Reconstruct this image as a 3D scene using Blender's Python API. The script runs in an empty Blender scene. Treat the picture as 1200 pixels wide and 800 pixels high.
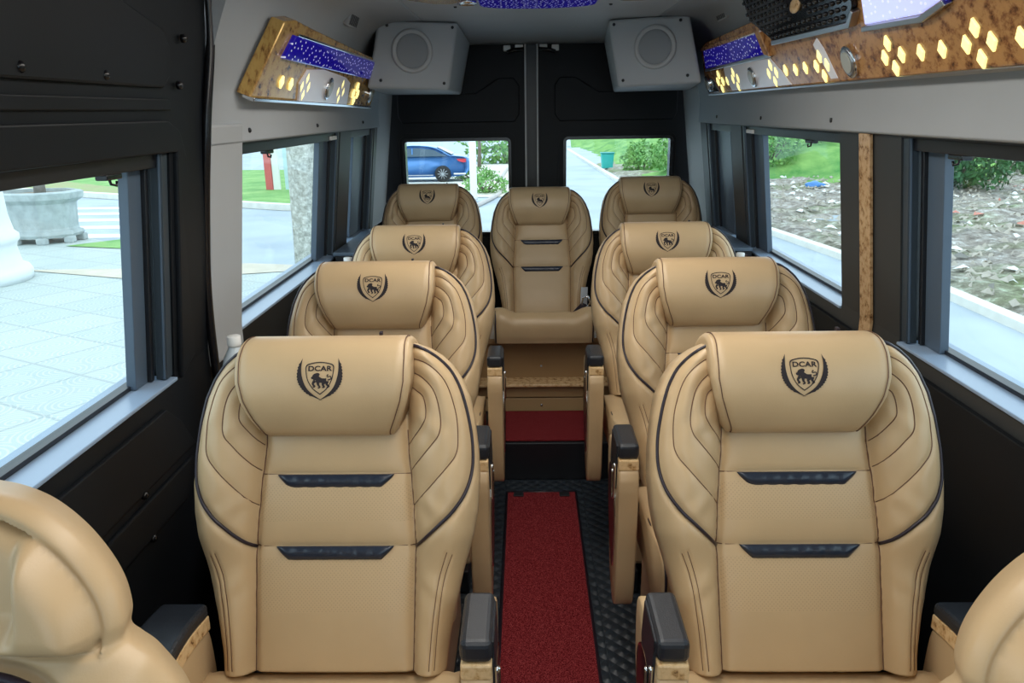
import bpy, bmesh, math, random
import numpy as np
from mathutils import Vector, Matrix
random.seed(7); rng = np.random.default_rng(7)
sc = bpy.context.scene
COL = sc.collection
PI = math.pi

# ------------------------------------------------------------------ materials
def nt(name):
    m = bpy.data.materials.new(name); m.use_nodes = True
    t = m.node_tree; b = t.nodes['Principled BSDF']
    return m, t, b
def N(t, typ, **kw):
    n = t.nodes.new(typ)
    for k, v in kw.items():
        if k.startswith('_'): setattr(n, k[1:], v)
        else: n.inputs[k.replace('__', ' ')].default_value = v
    return n
def noise(t, scale, detail=3, rough=.5, stretch=None, coord='Object'):
    tc = t.nodes.new('ShaderNodeTexCoord'); n = t.nodes.new('ShaderNodeTexNoise')
    n.inputs['Scale'].default_value = scale; n.inputs['Detail'].default_value = detail; n.inputs['Roughness'].default_value = rough
    if stretch:
        mp = t.nodes.new('ShaderNodeMapping'); mp.inputs['Scale'].default_value = stretch
        t.links.new(tc.outputs[coord], mp.inputs[0]); t.links.new(mp.outputs[0], n.inputs['Vector'])
    else: t.links.new(tc.outputs[coord], n.inputs['Vector'])
    return n
def ramp(t, src, stops, interp='LINEAR'):
    r = t.nodes.new('ShaderNodeValToRGB'); r.color_ramp.interpolation = interp
    e = r.color_ramp.elements
    while len(e) < len(stops): e.new(.5)
    for el, (p, c) in zip(e, stops): el.position = p; el.color = (*c, 1)
    t.links.new(src, r.inputs[0]); return r
def bump(t, b, src, strength, dist):
    bp = t.nodes.new('ShaderNodeBump'); bp.inputs['Strength'].default_value = strength; bp.inputs['Distance'].default_value = dist
    t.links.new(src, bp.inputs['Height']); t.links.new(bp.outputs[0], b.inputs['Normal']); return bp
def simple(name, col, rough=.5, metal=0., var=.0, vs=8., bs=0., bsc=200., bd=.001, spec=.5, emis=None, es=0.):
    m, t, b = nt(name)
    b.inputs['Base Color'].default_value = (*col, 1); b.inputs['Roughness'].default_value = rough
    b.inputs['Metallic'].default_value = metal; b.inputs['Specular IOR Level'].default_value = spec
    if var:
        n = noise(t, vs, 4)
        lo = tuple(max(0, c*(1-var)) for c in col); hi = tuple(min(1, c*(1+var)) for c in col)
        t.links.new(ramp(t, n.outputs[0], [(.3, lo), (.7, hi)]).outputs[0], b.inputs['Base Color'])
    if bs: bump(t, b, noise(t, bsc, 3).outputs[0], bs, bd)
    if emis: b.inputs['Emission Color'].default_value = (*emis, 1); b.inputs['Emission Strength'].default_value = es
    return m
def vor2(t, scale, rnd, axes='xy', rot=0., sc2=(1, 1)):
    tc = t.nodes.new('ShaderNodeTexCoord'); sp = t.nodes.new('ShaderNodeSeparateXYZ'); cb = t.nodes.new('ShaderNodeCombineXYZ'); mp = t.nodes.new('ShaderNodeMapping'); v = t.nodes.new('ShaderNodeTexVoronoi')
    t.links.new(tc.outputs['Object'], sp.inputs[0]); t.links.new(sp.outputs['XYZ'.index(axes[0].upper())], cb.inputs[0]); t.links.new(sp.outputs['XYZ'.index(axes[1].upper())], cb.inputs[1])
    mp.inputs['Rotation'].default_value = (0, 0, rot); mp.inputs['Scale'].default_value = (sc2[0], sc2[1], 1); t.links.new(cb.outputs[0], mp.inputs[0]); t.links.new(mp.outputs[0], v.inputs['Vector'])
    v.voronoi_dimensions = '2D'; v.inputs['Scale'].default_value = scale; v.inputs['Randomness'].default_value = rnd; return v
M = {}
LEA = (.545, .385, .218)
M['leather'] = simple('tan_leather', LEA, .36, var=.06, vs=6, bs=.25, bsc=420, bd=.0006, spec=.42)
def perf():
    m, t, b = nt('perforated_tan_leather')
    b.inputs['Roughness'].default_value = .42; b.inputs['Specular IOR Level'].default_value = .42
    v = vor2(t, 190, .0, 'xz', PI/4)
    r = ramp(t, v.outputs['Distance'], [(.14, tuple(c*.78 for c in LEA)), (.24, LEA)])
    t.links.new(r.outputs[0], b.inputs['Base Color']); bump(t, b, r.outputs[0], .15, .0004)
    return m
M['perf'] = perf()
M['thread'] = simple('brown_stitching', (.13, .06, .03), .7)
M['piping'] = simple('black_piping', (.02, .013, .022), .38)
M['accent'] = simple('black_satin_leather', (.018, .026, .045), .28, bs=.3, bsc=60, bd=.004)
M['logo'] = simple('embroidery_black', (.018, .012, .014), .8)
M['armblack'] = simple('black_grained_pad', (.016, .020, .028), .36, bs=.6, bsc=500, bd=.0008)
M['black'] = simple('black_trim_panel', (.006, .008, .011), .5, var=.25, vs=3, bs=.2, bsc=300, bd=.0005, spec=.22)
M['blackgloss'] = simple('black_rubber_seal', (.006, .006, .008), .25)
M['frame'] = simple('window_frame_grey', (.075, .11, .155), .4, spec=.5)
M['sill'] = simple('sill_blue_grey', (.27, .37, .51), .3)  # base lightened and blued to carry the sky reflected on the ledges
M['frame2'] = simple('window_jamb_dark_blue', (.030, .045, .060), .4)
M['framedk'] = simple('window_frame_black', (.010, .012, .016), .4)
M['post'] = simple('charcoal_post', (.03, .033, .035), .5)
M['grey'] = simple('grey_headliner', (.385, .405, .425), .62, var=.03, vs=3, bs=.15, bsc=350, bd=.0006)
M['greyp'] = simple('grey_plastic', (.42, .43, .44), .45)
M['greydk'] = simple('grey_mesh', (.27, .285, .30), .7, bs=.5, bsc=900, bd=.001)
M['chrome'] = simple('chrome', (.75, .76, .78), .12, 1.)
M['steel'] = simple('brushed_steel', (.5, .52, .55), .3, 1.)
M['white'] = simple('white_plastic', (.8, .8, .78), .35)
M['burg'] = simple('burgundy_panel', (.06, .008, .012), .3)
M['red'] = simple('red_plastic', (.6, .02, .02), .3)
M['whiterefl'] = simple('painted_white_reflection', (.90, .89, .95), .25)  # white stands in for the cove mirrored in chrome; reflection put into colour
def burl(name, a, b_, c, sc_=45, st=(1, 1, 1)):
    m, t, b = nt(name)
    n = noise(t, sc_, 5, .65, st)
    r = ramp(t, n.outputs[0], [(.30, c), (.42, b_), (.52, a), (.75, tuple(min(1, x*1.15) for x in a))])
    t.links.new(r.outputs[0], b.inputs['Base Color']); b.inputs['Roughness'].default_value = .2
    return m
M['burl'] = burl('burl_veneer', (.50, .26, .10), (.30, .13, .05), (.06, .022, .01), 42, (2.2, .8, .6))
M['burlpale'] = burl('pale_burl_veneer', (.74, .52, .28), (.62, .38, .17), (.10, .035, .012), 55)
M['burlmid'] = burl('brown_burl_veneer', (.52, .34, .18), (.38, .22, .10), (.05, .02, .01), 48)
M['gold'] = burl('gold_burl', (.58, .36, .11), (.40, .21, .06), (.05, .02, .01), 50, (1.5, .5, .5))
M['gold'].node_tree.nodes['Principled BSDF'].inputs['Metallic'].default_value = .3
M['diamond'] = simple('warm_diamond_light', (.8, .75, .4), .3, emis=(1., .84, .30), es=1.25)
def bluepanel(name, base, dot, es, axes='yz'):
    m, t, b = nt(name)
    v = vor2(t, 52, .75, axes, .0, (.62, 1.) if axes == 'yz' else (1, 1))
    r = ramp(t, v.outputs['Distance'], [(.10, dot), (.17, base)])
    t.links.new(r.outputs[0], b.inputs['Emission Color']); b.inputs['Emission Strength'].default_value = es
    t.links.new(r.outputs[0], b.inputs['Base Color']); b.inputs['Roughness'].default_value = .08
    return m
M['blue'] = bluepanel('blue_star_panel', (.012, .006, .30), (.70, .72, .95), .34)
M['bluec'] = bluepanel('blue_ceiling_star_panel', (.010, .005, .20), (.65, .7, 1.), .5, 'xy')
M['lav'] = bluepanel('lavender_star_panel', (.46, .50, .86), (.62, .66, .95), .9)
M['lamp'] = simple('frosted_lens', (.42, .43, .38), .25)
def honey():
    m, t, b = nt('black_honeycomb')
    b.inputs['Base Color'].default_value = (.006, .006, .008, 1); b.inputs['Roughness'].default_value = .12
    v = vor2(t, 34, .0, 'yz', .5, (.6, 1.2)); pass
    return m
M['honey'] = honey()
def carpet():
    m, t, b = nt('red_loop_carpet')
    n = noise(t, 420, 3, .8); r = ramp(t, n.outputs[0], [(.36, (.05, .003, .006)), (.5, (.24, .014, .020)), (.62, (.66, .12, .13))])
    t.links.new(r.outputs[0], b.inputs['Base Color']); b.inputs['Roughness'].default_value = .95; b.inputs['Specular IOR Level'].default_value = .1
    bump(t, b, n.outputs[0], 1., .006); return m
M['carpet'] = carpet()
def quilt():
    m, t, b = nt('quilted_black_mat')
    b.inputs['Base Color'].default_value = (.022, .030, .040, 1); b.inputs['Roughness'].default_value = .38
    v = vor2(t, 26, 0., 'xy', PI/4, (1, 1)); v.distance = 'EUCLIDEAN'
    bump(t, b, v.outputs['Distance'], .8, -.014); return m
M['quilt'] = quilt()
M['ribtan'] = simple('ribbed_tan_board', (.36, .22, .10), .5, bs=.4, bsc=250, bd=.001)
def glass(name='tinted_glass', tint=(.93, .98, .98)):
    m = bpy.data.materials.new(name); m.use_nodes = True; t = m.node_tree; t.nodes.clear()
    o = t.nodes.new('ShaderNodeOutputMaterial'); tr = t.nodes.new('ShaderNodeBsdfTransparent'); tr.inputs[0].default_value = (*tint, 1)
    g = t.nodes.new('ShaderNodeBsdfGlossy'); g.inputs['Roughness'].default_value = .02
    f = t.nodes.new('ShaderNodeLayerWeight'); f.inputs[0].default_value = .35; pw = t.nodes.new('ShaderNodeMath'); pw.operation = 'POWER'; pw.inputs[1].default_value = 3.5; t.links.new(f.outputs['Facing'], pw.inputs[0]); ml = t.nodes.new('ShaderNodeMath'); ml.operation = 'MULTIPLY_ADD'; ml.inputs[1].default_value = .35; ml.inputs[2].default_value = .02; t.links.new(pw.outputs[0], ml.inputs[0]); mx = t.nodes.new('ShaderNodeMixShader')
    t.links.new(ml.outputs[0], mx.inputs[0]); t.links.new(tr.outputs[0], mx.inputs[1]); t.links.new(g.outputs[0], mx.inputs[2]); t.links.new(mx.outputs[0], o.inputs[0])
    return m
M['glass'] = glass()

# ------------------------------------------------------------------ helpers
def link(me, name, mat=None, parent=None, smooth=False):
    o = bpy.data.objects.new(name, me); COL.objects.link(o)
    if mat is not None and not me.materials:
        for x in (mat if isinstance(mat, (list, tuple)) else [mat]): me.materials.append(x)
    if parent is not None: o.parent = parent
    if smooth:
        me.polygons.foreach_set('use_smooth', [True]*len(me.polygons)); me.update()
    return o
def mesh(name, verts, faces, mat, parent=None, smooth=False):
    me = bpy.data.meshes.new(name); me.from_pydata([tuple(map(float, v)) for v in verts], [], [tuple(int(i) for i in f) for f in faces]); me.update()
    return link(me, name, mat, parent, smooth)
def frombm(bm, name, mat, parent=None, smooth=False):
    bmesh.ops.recalc_face_normals(bm, faces=bm.faces)
    me = bpy.data.meshes.new(name); bm.to_mesh(me); bm.free()
    return link(me, name, mat, parent, smooth)
def addbox(bm, x0, x1, y0, y1, z0, z1, bev=0., seg=2):
    b2 = bmesh.new(); bmesh.ops.create_cube(b2, size=1)
    for v in b2.verts: v.co = ((x0+x1)/2+v.co.x*(x1-x0), (y0+y1)/2+v.co.y*(y1-y0), (z0+z1)/2+v.co.z*(z1-z0))
    if bev: bmesh.ops.bevel(b2, geom=b2.edges[:], offset=bev, segments=seg, profile=.5, affect='EDGES')
    merge(bm, b2)
def merge(bm, b2):
    mp = {}
    for v in b2.verts: mp[v.index if False else v] = bm.verts.new(v.co)
    for f in b2.faces:
        try: nf = bm.faces.new([mp[v] for v in f.verts]); nf.material_index = f.material_index; nf.smooth = f.smooth
        except ValueError: pass
    b2.free()
def addprism(bm, pts, vec, bev=0., seg=2):
    """closed polygon of 3D points extruded by a vector"""
    b2 = bmesh.new(); vec = Vector(vec)
    a = [b2.verts.new(p) for p in pts]; c = [b2.verts.new(Vector(p)+vec) for p in pts]
    b2.faces.new(a); b2.faces.new(c[::-1]); n = len(pts)
    for i in range(n): b2.faces.new([a[i], c[i], c[(i+1) % n], a[(i+1) % n]])
    bmesh.ops.recalc_face_normals(b2, faces=b2.faces)
    if bev: bmesh.ops.bevel(b2, geom=b2.edges[:], offset=bev, segments=seg, profile=.5, affect='EDGES')
    merge(bm, b2)
def addtube(bm, pts, r, n=6, closed=False):
    pts = [Vector(p) for p in pts]; rings = []; L = len(pts); up0 = None
    for i, p in enumerate(pts):
        if closed: d = pts[(i+1) % L]-pts[i-1]
        else: d = (pts[min(i+1, L-1)]-pts[max(i-1, 0)])
        if d.length < 1e-9: d = Vector((0, 0, 1))
        d.normalize()
        if up0 is None: up0 = d.orthogonal().normalized()
        s = (up0-d*up0.dot(d)); s = s.normalized() if s.length > 1e-6 else d.orthogonal().normalized()
        up0 = s; q = d.cross(s); rr = r[i] if isinstance(r, (list, tuple)) else r
        rings.append([bm.verts.new(p+(s*math.cos(2*PI*k/n)+q*math.sin(2*PI*k/n))*rr) for k in range(n)])
    for i in range(L if closed else L-1):
        A, B = rings[i], rings[(i+1) % L]
        for k in range(n):
            f = bm.faces.new([A[k], A[(k+1) % n], B[(k+1) % n], B[k]]); f.smooth = True
    if not closed: bm.faces.new(rings[0][::-1]); bm.faces.new(rings[-1])
def addlathe(bm, prof, cx, cy, n=24, axis='z', cz=0., caps=True):
    rings = []
    for r, h in prof:
        ring = []
        for k in range(n):
            a = 2*PI*k/n; c, s = r*math.cos(a), r*math.sin(a)
            p = (cx+c, cy+s, cz+h) if axis == 'z' else ((cx+h, cy+c, cz+s) if axis == 'x' else (cx+c, cy+h, cz+s))
            ring.append(bm.verts.new(p))
        rings.append(ring)
    for a, b in zip(rings, rings[1:]):
        for k in range(n):
            f = bm.faces.new([a[k], a[(k+1) % n], b[(k+1) % n], b[k]]); f.smooth = True
    if caps: bm.faces.new(rings[0]); bm.faces.new(rings[-1])
def box(name, x0, x1, y0, y1, z0, z1, mat, parent=None, bev=0., seg=2):
    bm = bmesh.new(); addbox(bm, x0, x1, y0, y1, z0, z1, bev, seg); return frombm(bm, name, mat, parent)
def empty(name, loc=(0, 0, 0), rz=0.):
    o = bpy.data.objects.new(name, None); COL.objects.link(o); o.location = loc; o.rotation_euler = (0, 0, rz); o.empty_display_size = .1; return o
def tag(o, label, cat, group=None, kind=None):
    o['label'] = label; o['category'] = cat
    if group: o['group'] = group
    if kind: o['kind'] = kind
    return o
def struct(o): o['kind'] = 'structure'; return o
def copy_tree(o, parent=None):
    c = o.copy(); COL.objects.link(c)
    if parent is not None: c.parent = parent
    for ch in list(o.children): copy_tree(ch, c)
    return c
def catmull(pts, k=8, closed=False):
    P = [np.array(p, float) for p in pts]; n = len(P); out = []
    for i in range(n if closed else n-1):
        if closed: p0, p1, p2, p3 = P[i-1], P[i], P[(i+1) % n], P[(i+2) % n]
        else: p0, p1, p2, p3 = P[max(i-1, 0)], P[i], P[i+1], P[min(i+2, n-1)]
        for j in range(k):
            t = j/k; out.append(.5*((2*p1)+(-p0+p2)*t+(2*p0-5*p1+4*p2-p3)*t*t+(-p0+3*p1-3*p2+p3)*t**3))
    if not closed: out.append(P[-1])
    return np.array(out)
def sstep(a, b, x): t = np.clip((x-a)/(b-a), 0, 1); return t*t*(3-2*t)

# ------------------------------------------------------------------ the passenger seat
REC = math.radians(21.8); SR, CR = math.sin(REC), math.cos(REC); JZ = .572; KV = .94
VT = .69
Uv = np.array([0, .05, .12, .2, .28, .33, .39, .45, .52, .57, .61, .64, .66, .675, .685, .69])
Uu = np.array([.220, .225, .237, .254, .276, .284, .288, .286, .278, .268, .252, .233, .213, .19, .165, .14])
def Uout(v): return np.interp(v, Uv, Uu)
SEAMv = np.array([0, .255, .33, .40, .449, .52, .69]); SEAMu = np.array([.156, .160, .156, .151, .145, .142, .142])
def seam(v): return np.interp(v, SEAMv, SEAMu)
CHEV = [np.array(c) for c in ([(.140, .655), (.185, .640), (.222, .603), (.243, .54), (.248, .485), (.244, .450), (.222, .418), (.157, .342)],
                              [(.140, .628), (.175, .612), (.202, .580), (.214, .530), (.212, .494), (.194, .467), (.152, .416)],
                              [(.140, .600), (.165, .583), (.180, .568), (.185, .535), (.178, .512), (.147, .470)])]
CHEV = [catmull(c, 6) for c in CHEV]
PIPE = catmull([(.150, .681), (.176, .672), (.207, .652), (.234, .622), (.254, .578), (.268, .52), (.275, .465), (.274, .415), (.262, .372), (.238, .334), (.205, .300), (.161, .256)], 6)
LOW = [catmull([(.236, .245), (.219, .19), (.207, .10), (.20, .01)], 5), catmull([(.226, .25), (.209, .19), (.197, .10), (.190, .01)], 5)]
HOR = [np.array([(0, .408), (.150, .408)]), np.array([(0, .258), (.159, .258)])]
def pdist(u, v, poly):
    d = np.full(u.shape, 9.)
    for (a, b) in zip(poly[:-1], poly[1:]):
        ab = b-a; L = (ab**2).sum()+1e-12
        t = np.clip(((u-a[0])*ab[0]+(v-a[1])*ab[1])/L, 0, 1)
        d = np.minimum(d, np.hypot(u-a[0]-t*ab[0], v-a[1]-t*ab[1]))
    return d
def Hs(u, v):
    u = np.abs(np.asarray(u, float)); v = np.asarray(v, float); u, v = np.broadcast_arrays(u, v)
    us = seam(v); uo = Uout(v)
    t = np.clip((u-us)/(uo-us), 0, 1)
    hb = .052*np.sin(PI*np.clip(t, 0, 1)**.75*.80)/1.0
    low = sstep(.30, .20, v); hb = hb*(1-.35*low)
    hc = np.zeros_like(u)
    for a, b in ((-.02, .258), (.258, .408), (.408, .55)):
        tt = np.clip((v-a)/(b-a), 0, 1); hc = np.maximum(hc, .011*np.sqrt(np.clip(np.sin(PI*tt), 0, 1)))
    hc = hc*np.clip(1-(u/us)**6, 0, 1)
    h = np.where(u < us, hc, hb)
    d = np.full(u.shape, 9.)
    for c in CHEV: d = np.minimum(d, pdist(u, v, c))
    h = h-.0038*np.exp(-(d/.0075)**1.5)*(u > us-.004)
    dp = pdist(u, v, PIPE); h = h-.007*np.exp(-(dp/.009)**2)
    dl = np.minimum(pdist(u, v, LOW[0]), pdist(u, v, LOW[1])); h = h-.0022*np.exp(-(dl/.004)**2)
    sm = np.abs(u-us); h = h-.008*np.exp(-(sm/.008)**2)
    # soft wrinkles in the hide
    h = h+.0011*np.sin(u*95+v*41+2*np.sin(v*37))*np.exp(-((u-.19)/.06)**2)
    e = np.minimum(uo-u, (VT-v)*1.0); R = .04
    ee = np.clip(e/R, 0, 1); h = h-.04*(1-np.sqrt(np.clip(1-(1-ee)**2, 0, 1)))
    return h
def S3(u, v, w):  # back-plane coordinates to seat-local space
    u, v, w = np.broadcast_arrays(np.asarray(u, float), v, w); v = v*KV
    return np.stack([u, v*SR-w*CR, JZ+v*CR+w*SR], -1)
def build_back():
    NV, NU = 210, 176
    th = np.linspace(0, 1, NV); vv = VT*(1-(1-th)**1.25); vv[-1] = VT
    s = np.sin(np.linspace(-PI/2, PI/2, NU)*.97)/math.sin(PI/2*.97); s = .6*s+.4*np.linspace(-1, 1, NU)
    V, S = np.meshgrid(vv, s, indexing='ij'); U = S*Uout(V)
    F = S3(U, V, Hs(U, V)).reshape(-1, 3)
    NB = 14; sb = np.linspace(1, -1, NB); Vb, Sb = np.meshgrid(vv, sb, indexing='ij'); Ub = Sb*Uout(Vb)*.985
    eb = np.minimum(Uout(Vb)-abs(Ub), VT-Vb); eb = np.clip(eb/.05, 0, 1); wb = -.115+.045*(1-np.sqrt(np.clip(1-(1-eb)**2, 0, 1)))
    B = S3(Ub, Vb, wb).reshape(-1, 3)
    verts = np.vstack([F, B]); faces = []; mats = []
    fi = lambda i, j: i*NU+j
    bi = lambda i, j: NV*NU+i*NB+j
    um = (U[:-1, :-1]+U[1:, 1:])/2; vm = (V[:-1, :-1]+V[1:, 1:])/2
    pf = (np.abs(um) < seam(vm)-.004) & (((vm < .236) & (vm > .12)) | ((vm < .386) & (vm > .31)))
    for i in range(NV-1):
        for j in range(NU-1):
            faces.append((fi(i, j), fi(i, j+1), fi(i+1, j+1), fi(i+1, j))); mats.append(2 if pf[i, j] else 0)
        for j in range(NB-1): faces.append((bi(i, j), bi(i, j+1), bi(i+1, j+1), bi(i+1, j))); mats.append(0)
        faces.append((fi(i, NU-1), bi(i, 0), bi(i+1, 0), fi(i+1, NU-1))); mats.append(0)
        faces.append((bi(i, NB-1), fi(i, 0), fi(i+1, 0), bi(i+1, NB-1))); mats.append(0)
    for i in (0, NV-1):
        f = [fi(i, j) for j in range(NU)]+[bi(i, j) for j in range(NB)]
        faces.append(f if i else f[::-1]); mats.append(0)
    # stitched seams
    bm = bmesh.new()
    def st(poly, r=.0011, off=.0004):
        for sg in (1, -1):
            q = S3(poly[:, 0], poly[:, 1], Hs(poly[:, 0], poly[:, 1])+off); q[:, 0] *= sg; addtube(bm, q, r, 5)
    for c in CHEV: st(c)
    sv = np.linspace(.0, .5, 60); st(np.stack([seam(sv), sv], 1), .0015, .0022)
    for c in LOW: st(c, .0008)
    for h_ in HOR:
        uu = np.linspace(0, h_[1][0], 20); st(np.stack([uu, np.full(20, h_[0][1])], 1), .001)
    base = len(verts); bm.verts.ensure_lookup_table(); bm.verts.index_update()
    verts = np.vstack([verts, np.array([v.co[:] for v in bm.verts])])
    for f in bm.faces: faces.append([base+v.index for v in f.verts]); mats.append(1)
    bm.free()
    me = bpy.data.meshes.new('backrest'); me.from_pydata(verts.tolist(), [], faces); me.polygons.foreach_set('material_index', mats)
    for k in ('leather', 'thread', 'perf'): me.materials.append(M[k])
    me.polygons.foreach_set('use_smooth', [True]*len(me.polygons)); me.update(); return me
# headrest pillow
HP = catmull([(.655, -.075), (.685, -.072), (.700, -.045), (.704, -.005), (.698, .035), (.682, .066), (.655, .085), (.62, .093), (.58, .090), (.545, .078), (.515, .058), (.495, .036), (.490, .012), (.51, .0), (.60, -.01)], 6, closed=True)
def HW(v):  # half width of the pillow
    return np.interp(v, [.48, .50, .525, .56, .60, .65, .71], [.128, .135, .148, .162, .170, .171, .167])
_sel = (HP[:, 1] > .015) & (HP[:, 0] > .49)
_hv, _hw = HP[_sel][:, 0], HP[_sel][:, 1]
_o = np.argsort(_hv); _hv, _hw = _hv[_o], _hw[_o]
def Hface(v): return np.interp(v, _hv, _hw)
def build_headrest():
    ss = np.concatenate([np.array([-1, -.995, -.98, -.955, -.93]), np.linspace(-.9, .9, 25), np.array([.93, .955, .98, .995, 1])])
    sh = []
    for s in ss:
        e = 1-abs(s); sh.append(.0 if e > .08 else .016*(1-math.sqrt(max(0, 1-(1-e/.08)**2))))
    sh = np.array(sh)
    for k, s in enumerate(ss):
        if abs(abs(s)-.93) < .001: sh[k] += .003
    n = len(HP); c = np.array([.60, .02]); verts = []; faces = []
    for s, q in zip(ss, sh):
        dirv = c-HP; L = np.hypot(dirv[:, 0], dirv[:, 1])[:, None]; P = HP+dirv/L*q
        # plumpness across the width, a dip along the middle top
        P = P.copy(); P[:, 1] += .006*(1-s*s)*(P[:, 1] > .02)
        verts.append(S3(s*HW(P[:, 0]), P[:, 0], P[:, 1]))
    verts = np.vstack(verts); m = len(ss)
    for i in range(m-1):
        for k in range(n): faces.append((i*n+k, i*n+(k+1) % n, (i+1)*n+(k+1) % n, (i+1)*n+k))
    faces.append(list(range(n))[::-1]); faces.append([(m-1)*n+k for k in range(n)])
    mats = [0]*len(faces)
    bm = bmesh.new()
    for sg in (1, -1):
        s = .93*sg; sel = [k for k in range(n) if HP[k, 1] > -.05 and not (HP[k, 1] < .02 and HP[k, 0] < .62)]
        order = sorted(sel, key=lambda k: k)
        P = HP[order]; P = P-(c-P)/np.hypot(*(c-P).T)[:, None]*(-.0008)
        q = S3(s*HW(P[:, 0]), P[:, 0], P[:, 1]+.006*(1-s*s)*(P[:, 1] > .02)+.0008); addtube(bm, q, .0011, 5)
    base = len(verts); bm.verts.index_update(); verts = np.vstack([verts, np.array([v.co[:] for v in bm.verts])])
    for f in bm.faces: faces.append([base+v.index for v in f.verts]); mats.append(1)
    bm.free()
    me = bpy.data.meshes.new('headrest'); me.from_pydata(verts.tolist(), [], faces); me.polygons.foreach_set('material_index', mats)
    me.materials.append(M['leather']); me.materials.append(M['thread'])
    me.polygons.foreach_set('use_smooth', [True]*len(me.polygons)); me.update(); return me
def build_emblem():
    """shield with lettering, lion and laurel crescents, embroidered on the pillow"""
    tris = []  # polygons in emblem plane (x right, y up), unit = m
    def poly(p): tris.append([tuple(a) for a in p])
    def strip(A, B):
        for i in range(len(A)-1): poly([A[i], A[i+1], B[i+1], B[i]])
    sh = [(-.026, .026), (-.013, .031), (0, .033), (.013, .031), (.026, .026), (.0265, .010), (.023, -.006), (.015, -.021), (0, -.034)]
    right = catmull([(0, .033), (.013, .0315), (.0262, .026), (.0266, .010), (.023, -.006), (.014, -.022), (0, -.034)], 5)
    left = right[::-1]*np.array([-1, 1]); loop = np.vstack([right, left[1:]])
    cen = np.array([0, .002]); strip(loop, cen+(loop-cen)*.93)
    for sg in (-1, 1):
        outer = catmull([(.034, .041), (.041, .022), (.0425, .0), (.036, -.018), (.022, -.033), (-.004, -.046)], 7)
        inner = catmull([(.034, .041), (.0355, .022), (.034, .004), (.0275, -.016), (.016, -.031), (-.004, -.046)], 7)
        o2 = outer.copy()
        for i in range(len(o2)):
            if 3 < i < len(o2)-6 and i % 2: d = outer[i]-inner[i]; o2[i] = outer[i]+d/np.linalg.norm(d)*.0016
        strip(o2*np.array([sg, 1]), inner*np.array([sg, 1]))
    # lettering
    cu = bpy.data.curves.new('letters', 'FONT'); cu.body = 'DCAR'; cu.size = .0158; cu.align_x = 'CENTER'; cu.offset = .0005; cu.space_character = 1.05
    to = bpy.data.objects.new('letters', cu); COL.objects.link(to)
    me = bpy.data.meshes.new_from_object(to.evaluated_get(bpy.context.evaluated_depsgraph_get()))
    for p in me.polygons: poly([(me.vertices[i].co.x*1.02, me.vertices[i].co.y*.90+.0145) for i in p.vertices])
    bpy.data.objects.remove(to); bpy.data.curves.remove(cu); bpy.data.meshes.remove(me)
    # walking lion facing left
    LS = 1.12
    def blob(c, rx, ry, n=10): c = (c[0]*LS+.001, c[1]*LS-.003); rx *= LS; ry *= LS; poly([(c[0]+rx*math.cos(2*PI*k/n), c[1]+ry*math.sin(2*PI*k/n)) for k in range(n)])
    def limb(p, w):
        p = catmull(p, 4)*LS+np.array([.001, -.003]); w = [q*LS for q in w]; w = np.interp(np.linspace(0, 1, len(p)), np.linspace(0, 1, len(w)), w); A = []; B = []
        for i in range(len(p)):
            d = p[min(i+1, len(p)-1)]-p[max(i-1, 0)]; d = d/np.linalg.norm(d); nn = np.array([-d[1], d[0]])*w[i]; A.append(p[i]+nn); B.append(p[i]-nn)
        strip(A, B)
    blob((-.0075, .0045), .0062, .0065); blob((-.0125, .003), .0032, .0026); blob((-.005, .009), .0045, .003)
    limb([(-.006, .001), (.002, -.002), (.0105, -.0025)], [.0062, .0042, .0045])
    limb([(-.009, -.002), (-.0125, -.008), (-.009, -.0125), (-.0125, -.0135)], [.003, .0018, .0012, .0012])
    limb([(-.004, -.003), (-.003, -.010), (-.0005, -.014), (-.004, -.0155)], [.003, .0018, .0012, .0012])
    limb([(.008, -.004), (.0045, -.009), (.007, -.0135), (.0035, -.0145)], [.0036, .002, .0013, .0012])
    limb([(.0115, -.003), (.0115, -.009), (.015, -.0125), (.011, -.0145)], [.0036, .002, .0013, .0012])
    limb([(.013, -.001), (.0185, .001), (.0175, .0055), (.0125, .0045), (.0120, .0075), (.0140, .0085)], [.0011, .001, .0009, .0009, .0009, .0013])
    verts = []; faces = []
    v0 = .608
    for p in tris:
        b = len(verts)
        for x, y in p:
            v = v0+y*1.0; w = float(Hface(v))+.006*(1-(x/.18)**2)+.0012; verts.append(S3(x, v, w))
        faces.append(list(range(b, len(verts))))
    me = bpy.data.meshes.new('emblem'); me.from_pydata([tuple(v) for v in verts], [], faces); me.materials.append(M['logo']); me.update(); return me
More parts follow.
